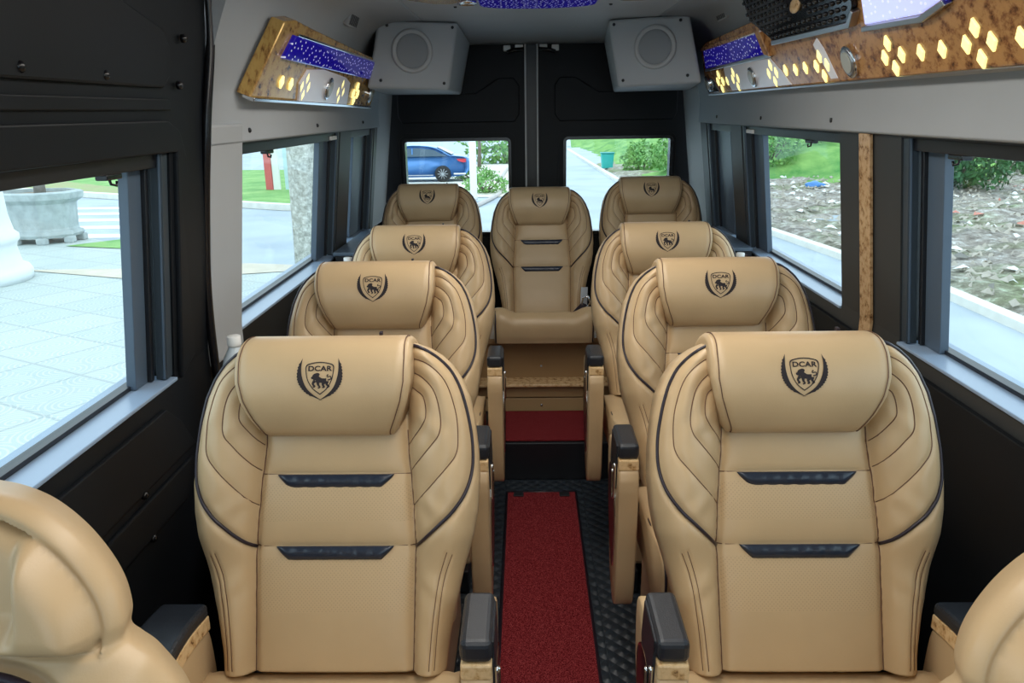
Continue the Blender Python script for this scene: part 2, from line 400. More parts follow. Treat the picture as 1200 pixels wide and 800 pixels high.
def build_accent(vt):
    NU, NV = 40, 7; verts = []; faces = []
    for j in range(NV):
        t = j/(NV-1); v = vt-.027*t; hw = .117-.024*t**1.2
        for i in range(NU):
            u = hw*(2*i/(NU-1)-1); edge = min(1, (hw-abs(u))/.01)
            w = float(Hs(u, v if v < vt-.004 else vt-.004))*0+.0065+.006*math.sin(PI*min(max(t, .02), .98))**.5*max(edge, 0)**.5+.0006*math.sin(u*230)
            verts.append(S3(u, v, w))
    n0 = len(verts)
    for j in range(NV-1):
        for i in range(NU-1): faces.append((j*NU+i, (j+1)*NU+i, (j+1)*NU+i+1, j*NU+i+1))
    ring = [i for i in range(NU)]+[j*NU+NU-1 for j in range(1, NV)]+[(NV-1)*NU+i for i in range(NU-2, -1, -1)]+[j*NU for j in range(NV-2, 0, -1)]
    for k in ring: p = verts[k]; verts.append(p+np.array([0, CR, -SR])*.012)
    m = len(ring)
    for k in range(m): faces.append((ring[k], ring[(k+1) % m], n0+(k+1) % m, n0+k))
    me = bpy.data.meshes.new('accent_strip'); me.from_pydata([tuple(v) for v in verts], [], faces); me.materials.append(M['accent'])
    me.polygons.foreach_set('use_smooth', [True]*len(me.polygons)); me.update(); return me
def build_piping(sg):
    bm = bmesh.new(); q = S3(PIPE[:, 0], PIPE[:, 1], Hs(PIPE[:, 0], PIPE[:, 1])+.0032); q[:, 0] *= sg; addtube(bm, q, .0034, 8)
    me = bpy.data.meshes.new('piping'); bmesh.ops.recalc_face_normals(bm, faces=bm.faces); bm.to_mesh(me); bm.free(); me.materials.append(M['piping']); return me
def build_cushion(hw=.25, L=.47, zf=.035, T=.16):
    """soft cushion: top surface a height field, rounded bull nose at the front"""
    prof = catmull([(0.02, -.02), (-.06, -.012), (-.18, .0), (-L*.7, .020), (-L+.07, zf), (-L+.025, zf-.008), (-L+.002, zf-.035), (-L, zf-.075), (-L+.012, zf-T+.02), (-L+.04, zf-T), (-.2, zf-T-.005), (.02, zf-T-.005)], 5)
    ss = np.concatenate([[-1, -.985, -.95, -.90], np.linspace(-.85, .85, 19), [.90, .95, .985, 1]]); c = np.array([-L/2, zf-T*.5]); verts = []; n = len(prof)
    for s in ss:
        e = 1-abs(s); q = 0 if e > .12 else .022*(1-math.sqrt(max(0, 1-(1-e/.12)**2)))
        d = c-prof; P = prof+d/np.hypot(*d.T)[:, None]*q
        top = P[:, 1] > zf-.06
        P[:, 1] += top*(.022*sstep(.58, .85, abs(s))-.012*np.exp(-((abs(s)-.6)/.03)**2))*(P[:, 0] < 0)
        verts.append(np.stack([np.full(n, s*hw), P[:, 0], P[:, 1]+JZ], 1))
    verts = np.vstack(verts); faces = []; m = len(ss)
    for i in range(m-1):
        for k in range(n): faces.append((i*n+k, i*n+(k+1) % n, (i+1)*n+(k+1) % n, (i+1)*n+k))
    faces.append(list(range(n))[::-1]); faces.append([(m-1)*n+k for k in range(n)])
    me = bpy.data.meshes.new('cushion'); me.from_pydata(verts.tolist(), [], faces); me.materials.append(M['leather'])
    me.polygons.foreach_set('use_smooth', [True]*len(me.polygons)); me.update()
    mps = []
    for sg in (-1, 1):
        bm = bmesh.new(); P = prof[8:44]; addtube(bm, [(sg*hw*.965, p[0], p[1]+JZ+.012+(0 if k < 22 else -.006)) for k, p in enumerate(P)], .0035, 6)
        mp = bpy.data.meshes.new('cushion_piping'); bmesh.ops.recalc_face_normals(bm, faces=bm.faces); bm.to_mesh(mp); bm.free(); mp.materials.append(M['piping']); mps.append(mp)
    return me, mps
ME = dict(back=build_back(), head=build_headrest(), emb=build_emblem(), a1=build_accent(.407), a2=build_accent(.257), p1=build_piping(1), p2=build_piping(-1))
ME['cush'], ME['cpipe'] = build_cushion()
def arm_profile(pts, x0, x1, bev, seg=3):
    bm = bmesh.new(); addprism(bm, [(x0, y, z) for y, z in pts], (x1-x0, 0, 0), bev, seg); return bm
def aisle_arm(root, sg):
    """sg = side of the seat the aisle is on; armrest block with leather front, veneer, black cap, chrome hinge"""
    xa, xb = sg*.270, sg*.322; x0, x1 = min(xa, xb), max(xa, xb)
    out = catmull([(-.205, .72), (-.213, .60), (-.205, .45), (-.19, .35), (-.165, .300), (-.12, .295), (-.05, .36), (.0, .50), (.035, .60), (.04, .70), (.0, .735), (-.1, .735)], 4, closed=True)
    b = frombm(arm_profile(out.tolist(), x0, x1, .006, 2), 'armrest', M['leather'], root, True)
    # recessed burgundy side panel with pale rim
    xo = xb+sg*.001
    rec = catmull([(-.165, .60), (-.165, .50), (-.15, .42), (-.12, .41), (-.06, .47), (-.02, .56), (-.02, .64), (-.06, .68), (-.13, .68)], 4, closed=True)
    bm = bmesh.new(); addprism(bm, [(xo, y, z) for y, z in rec], (sg*.003, 0, 0)); frombm(bm, 'side_panel', M['burg'], b)
    bm = bmesh.new(); addtube(bm, [(xo+sg*.001, y, z) for y, z in rec], .003, 6, True); frombm(bm, 'panel_rim', M['chrome'], b)
    box('veneer_block', x0, x1, -.203, -.06, .722, .752, M['burlpale'], b, .004)
    cb = bmesh.new(); xi = x0+.0; addbox(cb, x0-.001, x1+.001, -.2, -.055, .752, .793, .011, 3)
    addprism(cb, [(xb-sg*.010, y, z) for y, z in [(-.185, .785), (-.07, .785), (-.05, .70), (-.075, .63), (-.12, .62), (-.17, .66)]], (sg*.014, 0, 0), .004)
    frombm(cb, 'armrest_pad', M['armblack'], root)
    bm = bmesh.new(); U_ = catmull([(-.185, .735), (-.178, .66), (-.165, .628), (-.148, .64), (-.143, .70)], 5)
    addtube(bm, [(xb+sg*.008, y, z) for y, z in U_], .004, 8); frombm(bm, 'hinge_bracket', M['chrome'], root, True)
def window_arm(root, sg):
    xa, xb = sg*.245, sg*.325; x0, x1 = min(xa, xb), max(xa, xb)
    body = catmull([(-.32, .30), (-.33, .52), (-.31, .60), (-.24, .655), (-.12, .675), (.0, .67), (.03, .60), (.02, .40), (-.05, .28)], 4, closed=True)
    b = frombm(arm_profile(body.tolist(), x0, x1, .006), 'window_armrest', M['leather'], root, True)
    top = [(-.345, .555), (-.315, .61), (-.25, .662), (-.16, .694), (-.07, .703), (.02, .690)]
    c = catmull(top, 5).tolist()
    def band(d0, d1, xx0, xx1, bev, nm, mat):
        up = [(y, z+d1) for y, z in c]; dn = [(y, z+d0) for y, z in c][::-1]
        frombm(arm_profile(up+dn, xx0, xx1, bev, 2), nm, mat, b, False)
    band(-.034, -.004, x0-.004, x1+.004, .002, 'veneer_band', M['burlpale'])
    band(-.004, .024, x0-.006, x1+.006, .008, 'armrest_pad', M['armblack'])
ME['bcush'], ME['bcpipe'] = build_cushion(.25, .42, .095, .145)
def make_seat(name, aisle=None, width=1., lap=False):
    root = empty(name)
    bk = link(ME['back'], 'backrest', None, root)
    link(ME['a1'], 'accent_strip', None, bk); link(ME['a2'], 'accent_strip', None, bk)
    link(ME['p1'], 'piping', None, bk); link(ME['p2'], 'piping', None, bk)
    hd = link(ME['head'], 'headrest', None, root); hd.location.x = -.010; link(ME['emb'], 'emblem', None, hd)
    bn = '' if aisle else 'b'; cu = link(ME[bn+'cush'], 'seat_cushion', None, root); [link(q_, 'piping', None, cu) for q_ in ME[bn+'cpipe']]
    # pull tab on top of the pillow
    tb = S3(.10, .704, .01); box('pull_tab', tb[0]-.003, tb[0]+.003, tb[1]-.006, tb[1]+.006, tb[2]-.004, tb[2]+.006, M['piping'], hd)
    if aisle:
        ped = bmesh.new(); addbox(ped, -.21, .21, -.38, .08, .08, .39, .02, 3); pb = frombm(ped, 'pedestal', M['leather'], root)
        for x in (-.18, .18): box('floor_rail', x-.02, x+.02, -.42, .14, .001, .085, M['framedk'], root, .004)
        aisle_arm(root, aisle); window_arm(root, -aisle)
        bm = bmesh.new(); s = aisle
        addbox(bm, s*.235-.016, s*.235+.016, -.10, -.03, .545, .575, .004); k = frombm(bm, 'belt_buckle', M['piping'], root)
    if lap:
        # lap belt: black buckle with a grey latch plate on one side, webbing stub on the other
        bm = bmesh.new(); addprism(bm, [(.142, -.095, .560), (.172, -.105, .560), (.238, -.05, .604), (.212, -.035, .610)], (0, -.004, .026), .004)
        k = frombm(bm, 'belt_buckle', M['piping'], root)
        bm = bmesh.new(); addtube(bm, [(.212, -.05, .622), (.218, -.055, .665), (.246, -.055, .670), (.258, -.05, .635), (.240, -.048, .610)], .006, 6, True)
        frombm(bm, 'latch_plate', M['chrome'], k, True)
        bm = bmesh.new(); addprism(bm, [(.205, -.035, .62), (.242, -.035, .62), (.246, -.02, .71), (.210, -.02, .71)], (0, -.003, 0)); frombm(bm, 'belt_webbing', M['steel'], root)
        bm = bmesh.new(); addtube(bm, [(-.23, -.05, .585), (-.19, -.07, .583), (-.165, -.08, .575), (-.150, -.095, .568)], [.008, .012, .009, .005], 6); frombm(bm, 'belt_tongue', M['piping'], root, True)
    if width != 1.: root.scale = (width, 1, 1)
    return root
GRP = 'tan captain seats along the aisle'
sl = make_seat('passenger_seat', 1); sr = make_seat('passenger_seat', -1)
spots = [(sl, -.452, 1.252, 0, 'tan quilted leather seat nearest on the left, bottle behind its shoulder'),
         (sr, .463, 1.252, 0, 'tan quilted leather seat nearest on the right, red buckle button at its hip'),
         (sl, -.492, 1.992, 0, 'tan leather seat second from the front in the left row, behind the nearest'),
         (sr, .485, 1.992, 0, 'tan leather seat second from the front in the right row, behind the nearest'),
         (sl, -.478, 2.732, 0, 'tan leather seat third back in the left row, just before the rear bench'),
         (sr, .468, 2.732, 0, 'tan leather seat third back in the right row, just before the rear bench')]
used = set()
for base, x, y, rz, lab in spots:
    o = base if base.name not in used else copy_tree(base)
    used.add(base.name); o.location = (x, y, 0 if y < 1.5 else .012); o.rotation_euler = (0, 0, rz); tag(o, lab, 'seat', GRP)

for ch in sr.children:
    if ch.name.startswith('belt_buckle'): box('release_button', -.247, -.223, -.112, -.097, .556, .582, M['red'], ch, .001)
bs = make_seat('rear_passenger_seat', None, .94); bc = make_seat('rear_passenger_seat', None, .94, lap=True)
b2 = copy_tree(bs)
bs.location = (-.570, 3.90, .065); b2.location = (.588, 3.90, .088); bc.location = (.012, 3.86, .044)
tag(bs, 'tan rear bench seat at the left end, blue car in the window behind it', 'seat', 'tan rear bench seats')
tag(b2, 'tan rear bench seat at the right end, under the right rear window', 'seat', 'tan rear bench seats')
tag(bc, 'middle rear bench seat facing the aisle, seat belt buckle on its cushion', 'seat', 'tan rear bench seats')

# ------------------------------------------------------------------ the two front seats, cut by the frame
def make_front_seat(cx, y, z, name):
    R2 = math.radians(12); s2, c2 = math.sin(R2), math.cos(R2)
    ov = np.array([0, .2, .40, .47, .50, .54, .575, .59, .60, .62, .65, .68, .71, .735, .75, .757]); ou = np.array([.20, .22, .240, .25, .248, .236, .210, .190, .178, .180, .173, .156, .130, .097, .06, .02]); oc = catmull(np.stack([ou, ov], 1), 8); ou, ov = oc[:, 0], oc[:, 1]
    NV, NU = 150, 120; vv = np.concatenate([np.linspace(0, .5, 30), np.linspace(.505, .757, NV-30)]); s = np.sin(np.linspace(-PI/2, PI/2, NU)*.95)/math.sin(PI/2*.95)
    V, S = np.meshgrid(vv, s, indexing='ij'); O = np.interp(V, ov, ou); U = S*O; a = np.abs(U)
    # distance to outline
    op = np.stack([ou, ov], 1); op = np.vstack([op, [[0, .759]]]); e = pdist(a, V, op)
    h = -.035*(1-np.sqrt(np.clip(1-(1-np.clip(e/.04, 0, 1))**2, 0, 1)))
    head = np.minimum(np.clip((e-.016)/.03, 0, 1), np.clip((V-.598)/.03, 0, 1))
    h += .030*np.sqrt(np.clip(1-(1-head)**2, 0, 1))*(V > .598)
    h -= .036*sstep(.112, .085, a)*sstep(.60, .64, V)*(head > 0)
    h += .012*sstep(.59, .55, V)*sstep(.0, .05, e)
    pip = catmull([(0, .592), (.05, .590), (.10, .580), (.138, .552), (.158, .50), (.16, .40), (.15, .2), (.145, 0)], 6)
    dp = pdist(a, V, pip); h -= .007*np.exp(-(dp/.007)**2)
    seamd = np.abs(e-.016)*(V > .60)+9*(V <= .60); h -= .008*np.exp(-(seamd/.006)**2); h -= .010*np.exp(-(np.abs(V-.600)/.006)**2)*(a < .165)
    def T(u, v, w): u, v, w = np.broadcast_arrays(np.asarray(u, float), v, w); return np.stack([u, v*s2-w*c2, .53+v*c2+w*s2], -1)
    F = T(U, V, h).reshape(-1, 3); NB = 10; sb = np.linspace(1, -1, NB); Vb, Sb = np.meshgrid(vv, sb, indexing='ij'); B = T(Sb*np.interp(Vb, ov, ou)*.93, Vb, np.full(Vb.shape, -.075)-.04*sstep(.58, .3, Vb)).reshape(-1, 3)
    verts = np.vstack([F, B]); fi = lambda i, j: i*NU+j; bi = lambda i, j: NV*NU+i*NB+j; faces = []; mats = []
    inner = (pdist(a, V, pip) > .004) & (V < .58) & (a < np.interp(V, pip[::-1, 1], pip[::-1, 0]))
    for i in range(NV-1):
        for j in range(NU-1): faces.append((fi(i, j), fi(i, j+1), fi(i+1, j+1), fi(i+1, j))); mats.append(1 if inner[i, j] and inner[i+1, j+1] else 0)
        for j in range(NB-1): faces.append((bi(i, j), bi(i, j+1), bi(i+1, j+1), bi(i+1, j))); mats.append(0)
        faces.append((fi(i, NU-1), bi(i, 0), bi(i+1, 0), fi(i+1, NU-1))); faces.append((bi(i, NB-1), fi(i, 0), fi(i+1, 0), bi(i+1, NB-1))); mats += [0, 0]
    faces.append([fi(NV-1, j) for j in range(NU)]+[bi(NV-1, j) for j in range(NB)]); mats.append(0)
    root = empty(name, (cx, y, z))
    me = bpy.data.meshes.new('backrest'); me.from_pydata(verts.tolist(), [], faces); me.polygons.foreach_set('material_index', mats); me.materials.append(M['leather']); me.materials.append(M['perf'])
    me.polygons.foreach_set('use_smooth', [True]*len(faces)); me.update(); bk = link(me, 'backrest', None, root)
    bm = bmesh.new(); q = np.vstack([pip[::-1]*np.array([-1, 1]), pip[1:]])
    hh = np.interp(np.abs(q[:, 0]), [0, .2], [.016, .016]); addtube(bm, T(q[:, 0], q[:, 1], hh), .005, 8); frombm(bm, 'piping', M['piping'], bk, True)
    cu = link(ME['cush'], 'seat_cushion', None, root)
    box('pedestal', -.2, .2, -.36, .06, .0, .42, M['leather'], root, .02)
    return root
f1 = make_front_seat(-.66, .50, 0, 'front_seat'); tag(f1, 'tan leather seat with tall head bolster cut off by the bottom left corner', 'seat', 'front seats cut by the frame')
f2 = make_front_seat(.556, .50, -.065, 'front_seat'); f2.rotation_euler = (0, 0, 0); tag(f2, 'tan leather seat edge cut off by the bottom right corner', 'seat', 'front seats cut by the frame')

# ------------------------------------------------------------------ van shell
def WX(z): return .90-.12*max(0., z-1.04)
def slab(bm, sg, y0, y1, z0, z1, t=.11, off=0., bev=0.):
    zs = [z0]+([1.04] if z0 < 1.04 < z1 else [])+[z1]
    p = [(sg*(WX(z)+off), y0, z) for z in zs]+[(sg*(WX(z)+off+t), y0, z) for z in zs[::-1]]
    addprism(bm, p, (0, y1-y0, 0), bev)
# left wall: lower panel, pillars and head over the windows; black to the B pillar, charcoal behind
SILL, HEAD = 1.035, 1.545
bm = bmesh.new()
slab(bm, -1, -1.3, 4.6, -.02, SILL-.012)
slab(bm, -1, -1.3, 1.90, HEAD, 2.04)
slab(bm, -1, -1.3, -.15, SILL-.012, HEAD); slab(bm, -1, 1.70, 1.905, SILL-.012, HEAD)
wl = struct(frombm(bm, 'wall_left', M['black']))
bm = bmesh.new()
slab(bm, 1, -1.3, 4.6, -.02, SILL-.012); slab(bm, 1, -1.3, 4.15, HEAD, 1.60)
slab(bm, 1, -1.3, -.15, SILL-.012, HEAD); slab(bm, 1, 1.93, 2.31, SILL-.012, HEAD); slab(bm, 1, 3.37, 3.545, SILL-.012, HEAD); slab(bm, 1, 4.02, 4.15, SILL-.012, HEAD)
wr = struct(frombm(bm, 'wall_right', M['post']))
box('lower_panel_skin', .885, .90, -1.29, 4.59, 0, .985, M['black'], wr, .003)
bm = bmesh.new(); slab(bm, -1, 3.31, 3.52, SILL-.012, HEAD, t=.11); slab(bm, -1, 4.07, 4.15, SILL-.012, HEAD); slab(bm, -1, 1.905, 4.15, HEAD, 1.60)
struct(frombm(bm, 'trim_1', M['post']))
# light grey pillar trim behind the B pillar, rounded lower end, and the grey rear corner posts
bm = bmesh.new(); slab(bm, -1, 1.90, 2.125, .985, 1.60, t=.12, off=-.012, bev=.008); struct(frombm(bm, 'trim_2', M['grey']))
bm = bmesh.new(); slab(bm, -1, 4.15, 4.55, .75, 2.02, t=.12, off=-.0); struct(frombm(bm, 'trim_3', M['grey']))
bm = bmesh.new(); slab(bm, 1, 4.15, 4.55, .75, 2.02, t=.12, off=-.0); struct(frombm(bm, 'trim_4', M['grey']))
# window sills (blue grey ledges)
def sill(n, sg, y0, y1):
    bm = bmesh.new(); x0 = sg*.893; x1 = sg*1.01; addprism(bm, [(x0, y0, SILL-.012), (x0, y0, SILL-.004), (x1, y0, SILL+.003), (x1, y0, SILL-.026)], (0, y1-y0, 0), .002)
    struct(frombm(bm, 'trim_%d' % n, M['sill']))
sill(5, -1, -.15, 1.70); sill(6, -1, 2.125, 3.31); sill(7, -1, 3.52, 4.07); sill(8, 1, -.15, 1.93); sill(9, 1, 2.31, 3.37); sill(10, 1, 3.545, 4.02)
# windows: pane, sliding frame bars, dark track
def side_window(n, sg, y0, y1, bars):
    bm = bmesh.new(); addprism(bm, [(sg*(WX(z)+.062), y0, z) for z in (SILL, HEAD)]+[(sg*(WX(z)+.066), y0, z) for z in (HEAD, SILL)], (0, y1-y0, 0))
    w = struct(frombm(bm, 'window_%d' % n, M['glass']))
    def bar(a, b, o0, o1, mat, nm, z0=SILL, z1=HEAD, bev=.002):
        b2 = bmesh.new(); addprism(b2, [(sg*(WX(z0)+o0), a, z0), (sg*(WX(z1)+o0), a, z1), (sg*(WX(z1)+o1), a, z1), (sg*(WX(z0)+o1), a, z0)], (0, b-a, 0), bev); return frombm(b2, nm, mat, w)
    for a, b, o0, o1, m in bars: bar(a, b, o0, o1, M[m], 'window_frame')
    bar(y0, y1, .015, .075, M['framedk'], 'top_track', HEAD-.030, HEAD-.001); bar(y0, y1, .052, .078, M['framedk'], 'bottom_gasket', SILL, SILL+.010, .001)
    return w
E1 = lambda y: [(y-.035, y, .030, .075, 'frame'), (y-.052, y-.036, .048, .072, 'framedk'), (y-.155, y-.052, .042, .072, 'frame')]
def jb(y, d=1, w=.10): # bars next to a rear jamb at y
    return [(y-.030, y-.001, .004, .030, 'frame2'), (y-.034, y-.031, .006, .012, 'frame'), (y-.050, y-.036, .030, .060, 'framedk'), (y-.050-w, y-.050, .040, .062, 'frame')]
side_window(1, -1, -.15, 1.70, jb(1.70, w=.055)+[(.30, .34, .040, .062, 'frame')])
side_window(2, -1, 2.125, 3.31, [(2.125, 2.16, .03, .07, 'framedk')]+jb(3.31, w=.13))
side_window(3, -1, 3.52, 4.07, jb(4.07, w=.26))
side_window(4, 1, -.15, 1.93, jb(1.93, w=.075)+[(.30, .34, .040, .062, 'frame')])
side_window(5, 1, 2.31, 3.37, [(2.31, 2.34, .03, .07, 'framedk')]+jb(3.37, w=.12))
side_window(6, 1, 3.545, 4.02, jb(4.02, w=.26))
# raised panels pressed into the black left door
def wallpoly(name, yz, off0, off1, mat, bev, parent, sg=-1):
    bm = bmesh.new(); a = [(sg*(WX(z)-off1), y, z) for y, z in yz]; addprism(bm, a, (sg*(off1-off0), 0, 0), bev); return frombm(bm, name, mat, parent)
wallpoly('upper_door_panel', [(-1.2, 1.90), (1.40, 1.90), (1.50, 1.825), (1.665, 1.79), (1.69, 1.76), (1.69, 1.70), (1.66, 1.676), (-1.2, 1.676)], -.004, .012, M['black'], .005, wl)
wallpoly('door_rib', [(-1.2, 1.655), (1.69, 1.655), (1.70, 1.632), (-1.2, 1.628)], -.004, .008, M['black'], .003, wl)
wallpoly('window_surround', [(-1.2, 1.612), (1.68, 1.612), (1.735, 1.59), (1.77, 1.53), (1.80, 1.06), (1.72, 1.02), (1.72, 1.545), (-1.2, 1.545)], -.004, .010, M['black'], .004, wl)
wallpoly('lower_door_panel', [(-1.2, .98), (1.62, .98), (1.68, .93), (1.74, .845), (-1.2, .82)], -.002, .010, M['black'], .004, wl)
wallpoly('lower_door_panel', [(-1.2, .80), (1.72, .82), (1.66, .735), (1.3, .735), (-1.2, .70)], -.002, .010, M['black'], .004, wl)
for y, z in ((1.19, 1.694), (1.43, 1.692), (1.735, 1.684), (1.76, 1.78), (1.47, .842), (1.475, .735)):
    bm = bmesh.new(); x = -(WX(z)-.009); addlathe(bm, [(.009, -.003), (.009, .004), (.005, .008)], x, y, 12, 'x', z); frombm(bm, 'panel_clip', M['blackgloss'], wl, True)
bm = bmesh.new(); addtube(bm, catmull([(-.79, 1.905, 1.97), (-.80, 1.91, 1.80), (-.824, 1.885, 1.60), (-.865, 1.90, 1.35), (-.885, 1.90, 1.10), (-.885, 1.90, .6)], 8), .011, 10); ss_ = frombm(bm, 'door_seal', M['blackgloss'], wl, True)
# headliner: coved sides and ceiling
CV = catmull([(.826, 1.550), (.828, 1.60), (.826, 1.655), (.820, 1.70), (.775, 1.82), (.735, 1.905), (.69, 1.955), (.62, 1.985), (.50, 1.995)], 5)
def cove(name, sg, y0, y1, parent=None):
    bm = bmesh.new(); outer = CV+np.array([.03, .03]); P = np.vstack([CV, outer[::-1]]); addprism(bm, [(sg*x, y0, z) for x, z in P], (0, y1-y0, 0)); o = frombm(bm, name, M['grey'], parent, False)
    for p in o.data.polygons: p.use_smooth = len(p.vertices) == 4
    return o
ceil = bmesh.new(); ys = [-1.3, 4.0, 4.3, 4.5, 4.62]; zz = [1.995, 1.995, 1.992, 1.985, 1.975]
v = [[ceil.verts.new((x, y, z+(0 if abs(x) < .8 else 0))) for x in (-.86, -.5, 0, .5, .86)] for y, z in zip(ys, zz)]
for i in range(4):
    for j in range(4): ceil.faces.new([v[i][j], v[i][j+1], v[i+1][j+1], v[i+1][j]])
ce = frombm(ceil, 'ceiling', M['grey'], None, True); struct(ce)
md = ce.modifiers.new('s', 'SOLIDIFY'); md.thickness = .02; md.offset = 1
cove('side_cove', -1, 1.905, 4.14, ce); cove('side_cove', 1, -1.3, 4.14, ce)
struct(box('trim_11', -1.06, 1.06, -1.34, 4.75, 2.05, 2.09, M['post']))
for sg, yl in ((-1, (2.18, 2.9, 3.72)), (1, (1.2, 2.35, 3.05, 3.75))):
    for y in yl:
        bm = bmesh.new(); addlathe(bm, [(.007, -.004), (.007, .004), (.003, .007)], sg*.828, y, 10, 'x', 1.58); frombm(bm, 'trim_clip', M['framedk'], ce, True)
# rear doors
def rear_door(n, sg):
    bm = bmesh.new(); xi, xo = .016, .90; wx0, wx1, wz0, wz1 = .165, .772, .925, 1.46
    xi = .062 if sg < 0 else 0.
    def bx(a, b, z0, z1): addbox(bm, min(sg*a, sg*b), max(sg*a, sg*b), 4.60, 4.68, z0, z1)
    bx(xi, xo, -.02, wz0); bx(xi, xo, wz1, 1.99); bx(xi, wx0, wz0, wz1); bx(wx1, xo, wz0, wz1)
    d = struct(frombm(bm, 'door_%d' % n, M['black']))
    def ring(name, a0, a1, z0, z1, w, y0, y1, mat, r=.03):
        def rr(x0, x1, q0, q1, rad):
            out = []
            for cx, cz, st in ((x1-rad, q1-rad, 0), (x0+rad, q1-rad, 90), (x0+rad, q0+rad, 180), (x1-rad, q0+rad, 270)):
                for k in range(6): a = math.radians(st+90*k/5); out.append((cx+rad*math.cos(a), cz+rad*math.sin(a)))
            return out
        O, I = rr(a0-w, a1+w, z0-w, z1+w, r+w), rr(a0, a1, z0, z1, r); b2 = bmesh.new(); L = len(O)
        A = [b2.verts.new((sg*x, y0, z)) for x, z in O]; B = [b2.verts.new((sg*x, y0, z)) for x, z in I]; Cc = [b2.verts.new((sg*x, y1, z)) for x, z in O]; D = [b2.verts.new((sg*x, y1, z)) for x, z in I]
        for k in range(L):
            q = (k+1) % L
            b2.faces.new([A[k], A[q], B[q], B[k]]); b2.faces.new([B[k], B[q], D[q], D[k]]); b2.faces.new([D[k], D[q], Cc[q], Cc[k]]); b2.faces.new([Cc[k], Cc[q], A[q], A[k]])
        return frombm(b2, name, mat, d)
    ring('window_gasket', wx0+.004, wx1-.004, wz0+.004, wz1-.004, .018, 4.588, 4.66, M['blackgloss'], .012)
    ring('window_surround', wx0-.03, wx1+.03, wz0-.03, wz1+.03, .012, 4.592, 4.62, M['black'], .04)
    bm = bmesh.new(); pts = [(.10, 1.60), (.13, 1.56), (.78, 1.56), (.80, 1.60), (.80, 1.72), (.35, 1.72), (.22, 1.80), (.13, 1.80), (.10, 1.76)]
    addprism(bm, [(sg*x, 4.588, z) for x, z in pts], (0, .03, 0), .006); frombm(bm, 'door_pressing', M['black'], d)
    x = sorted((sg*(xi-.002), sg*(xi+.008))); box('door_edge', x[0], x[1], 4.585, 4.68, .0, 1.985, M['greyp'], d, .001); so = xi-.016
    bm = bmesh.new(); addbox(bm, *sorted((sg*(so+.03), sg*(so+.075))), 4.57, 4.6, 1.945, 1.975, .004); addbox(bm, *sorted((sg*(so+.10), sg*(so+.14))), 4.57, 4.6, 1.94, 1.972, .004); frombm(bm, 'latch', M['white'], d)
    bm = bmesh.new(); addtube(bm, [(sg*(so+.028), 4.575, 1.95), (sg*(so+.085), 4.57, 1.945), (sg*(so+.12), 4.575, 1.935)], .012, 8); frombm(bm, 'latch_arm', M['blackgloss'], d, True)
    w = struct(box('window_%d' % (6+n), *sorted((sg*wx0, sg*wx1)), 4.635, 4.64, wz0, wz1, M['glass']))
rear_door(1, -1); rear_door(2, 1)
struct(box('trim_12', -.062, .0, 4.62, 4.70, 0, 1.99, M['framedk']))
# front of the van behind the camera: dashboard wall with the windscreen
bm = bmesh.new(); addbox(bm, -1.0, 1.0, -1.36, -1.30, -.02, .95); addbox(bm, -1.0, 1.0, -1.36, -1.30, 1.90, 2.05); addbox(bm, -1.0, -.85, -1.36, -1.30, .95, 1.9); addbox(bm, .85, 1.0, -1.36, -1.30, .95, 1.9)
struct(frombm(bm, 'wall_front', M['post'])); struct(box('window_9', -.85, .85, -1.335, -1.33, .95, 1.90, M['glass']))
# floor and step
struct(box('floor', -.92, .92, -1.3, 4.62, -.06, 0, M['quilt']))
stp = struct(box('floor_2', -.90, .90, 3.19, 4.6, 0.0, .185, M['framedk'], None, .006))
rn = box('carpet_runner', -.150, .150, -.9, 3.05, .001, .013, M['carpet'], None, .004); rn.location.x = -.012; tag(rn, 'long dark red carpet runner down the middle of the aisle floor', 'carpet')
bm = bmesh.new()
for x in (-.151, .151): addtube(bm, [(x, -.9, .010), (x, 3.05, .010)], .006, 6)
addtube(bm, [(-.151, 3.052, .010), (.151, 3.052, .010)], .006, 6); frombm(bm, 'edge_binding', M['piping'], rn, True)
for x in (-.10, .10): box('carpet_clip', x-.022, x+.022, 3.005, 3.04, .012, .020, M['framedk'], rn, .003)
sc_ = box('step_carpet', -.26, .26, 3.20, 3.545, .186, .198, M['carpet'], None, .004); tag(sc_, 'short red carpet piece on the raised step below the rear bench', 'carpet')
for sx in (-1, 1):
    m_ = bmesh.new(); x0, x1 = sorted((sx*.17, sx*.86))
    addbox(m_, x0, x1, 1.0+.0, 3.17, .0005, .008, .002); mm = frombm(m_, 'floor_mat', M['quilt']); tag(mm, 'black quilted floor mat %s of the red runner' % ('left' if sx < 0 else 'right'), 'floor mat', 'quilted mats beside the runner')
# bench base below the rear seats
M['drawer'] = simple('shade_darkened_tan', (.40, .27, .13), .5)  # tan darkened in its colour for the shade under the rear seats
bb = empty('under_seat_cabinet', (0, 3.56, .186)); tag(bb, 'tan panelled bench base with drawers and burl ledge behind the step carpet', 'cabinet')
box('drawer_front', -.80, .80, 0, .02, .002, .072, M['drawer'], bb, .004); box('drawer_front', -.80, .80, -.004, .02, .078, .142, M['drawer'], bb, .004)
box('burl_ledge', -.82, .82, -.045, .10, .146, .160, M['burlpale'], bb, .003); box('ribbed_panel', -.80, .80, .06, .075, .160, .350, M['ribtan'], bb)
box('carcass', -.80, .80, .02, .42, .0, .146, M['ribtan'], bb)
box('seat_board', -.82, .82, .02, .50, .350, .374, M['ribtan'], bb)
for z in (.036, .22):
    bm = bmesh.new(); addlathe(bm, [(.006, 0), (.005, -.004)], 0, 0, 10, 'y', z); o = frombm(bm, 'screw_cap', M['steel'], bb, True); o.location = (.0, .0 if z < .1 else .06, 0)
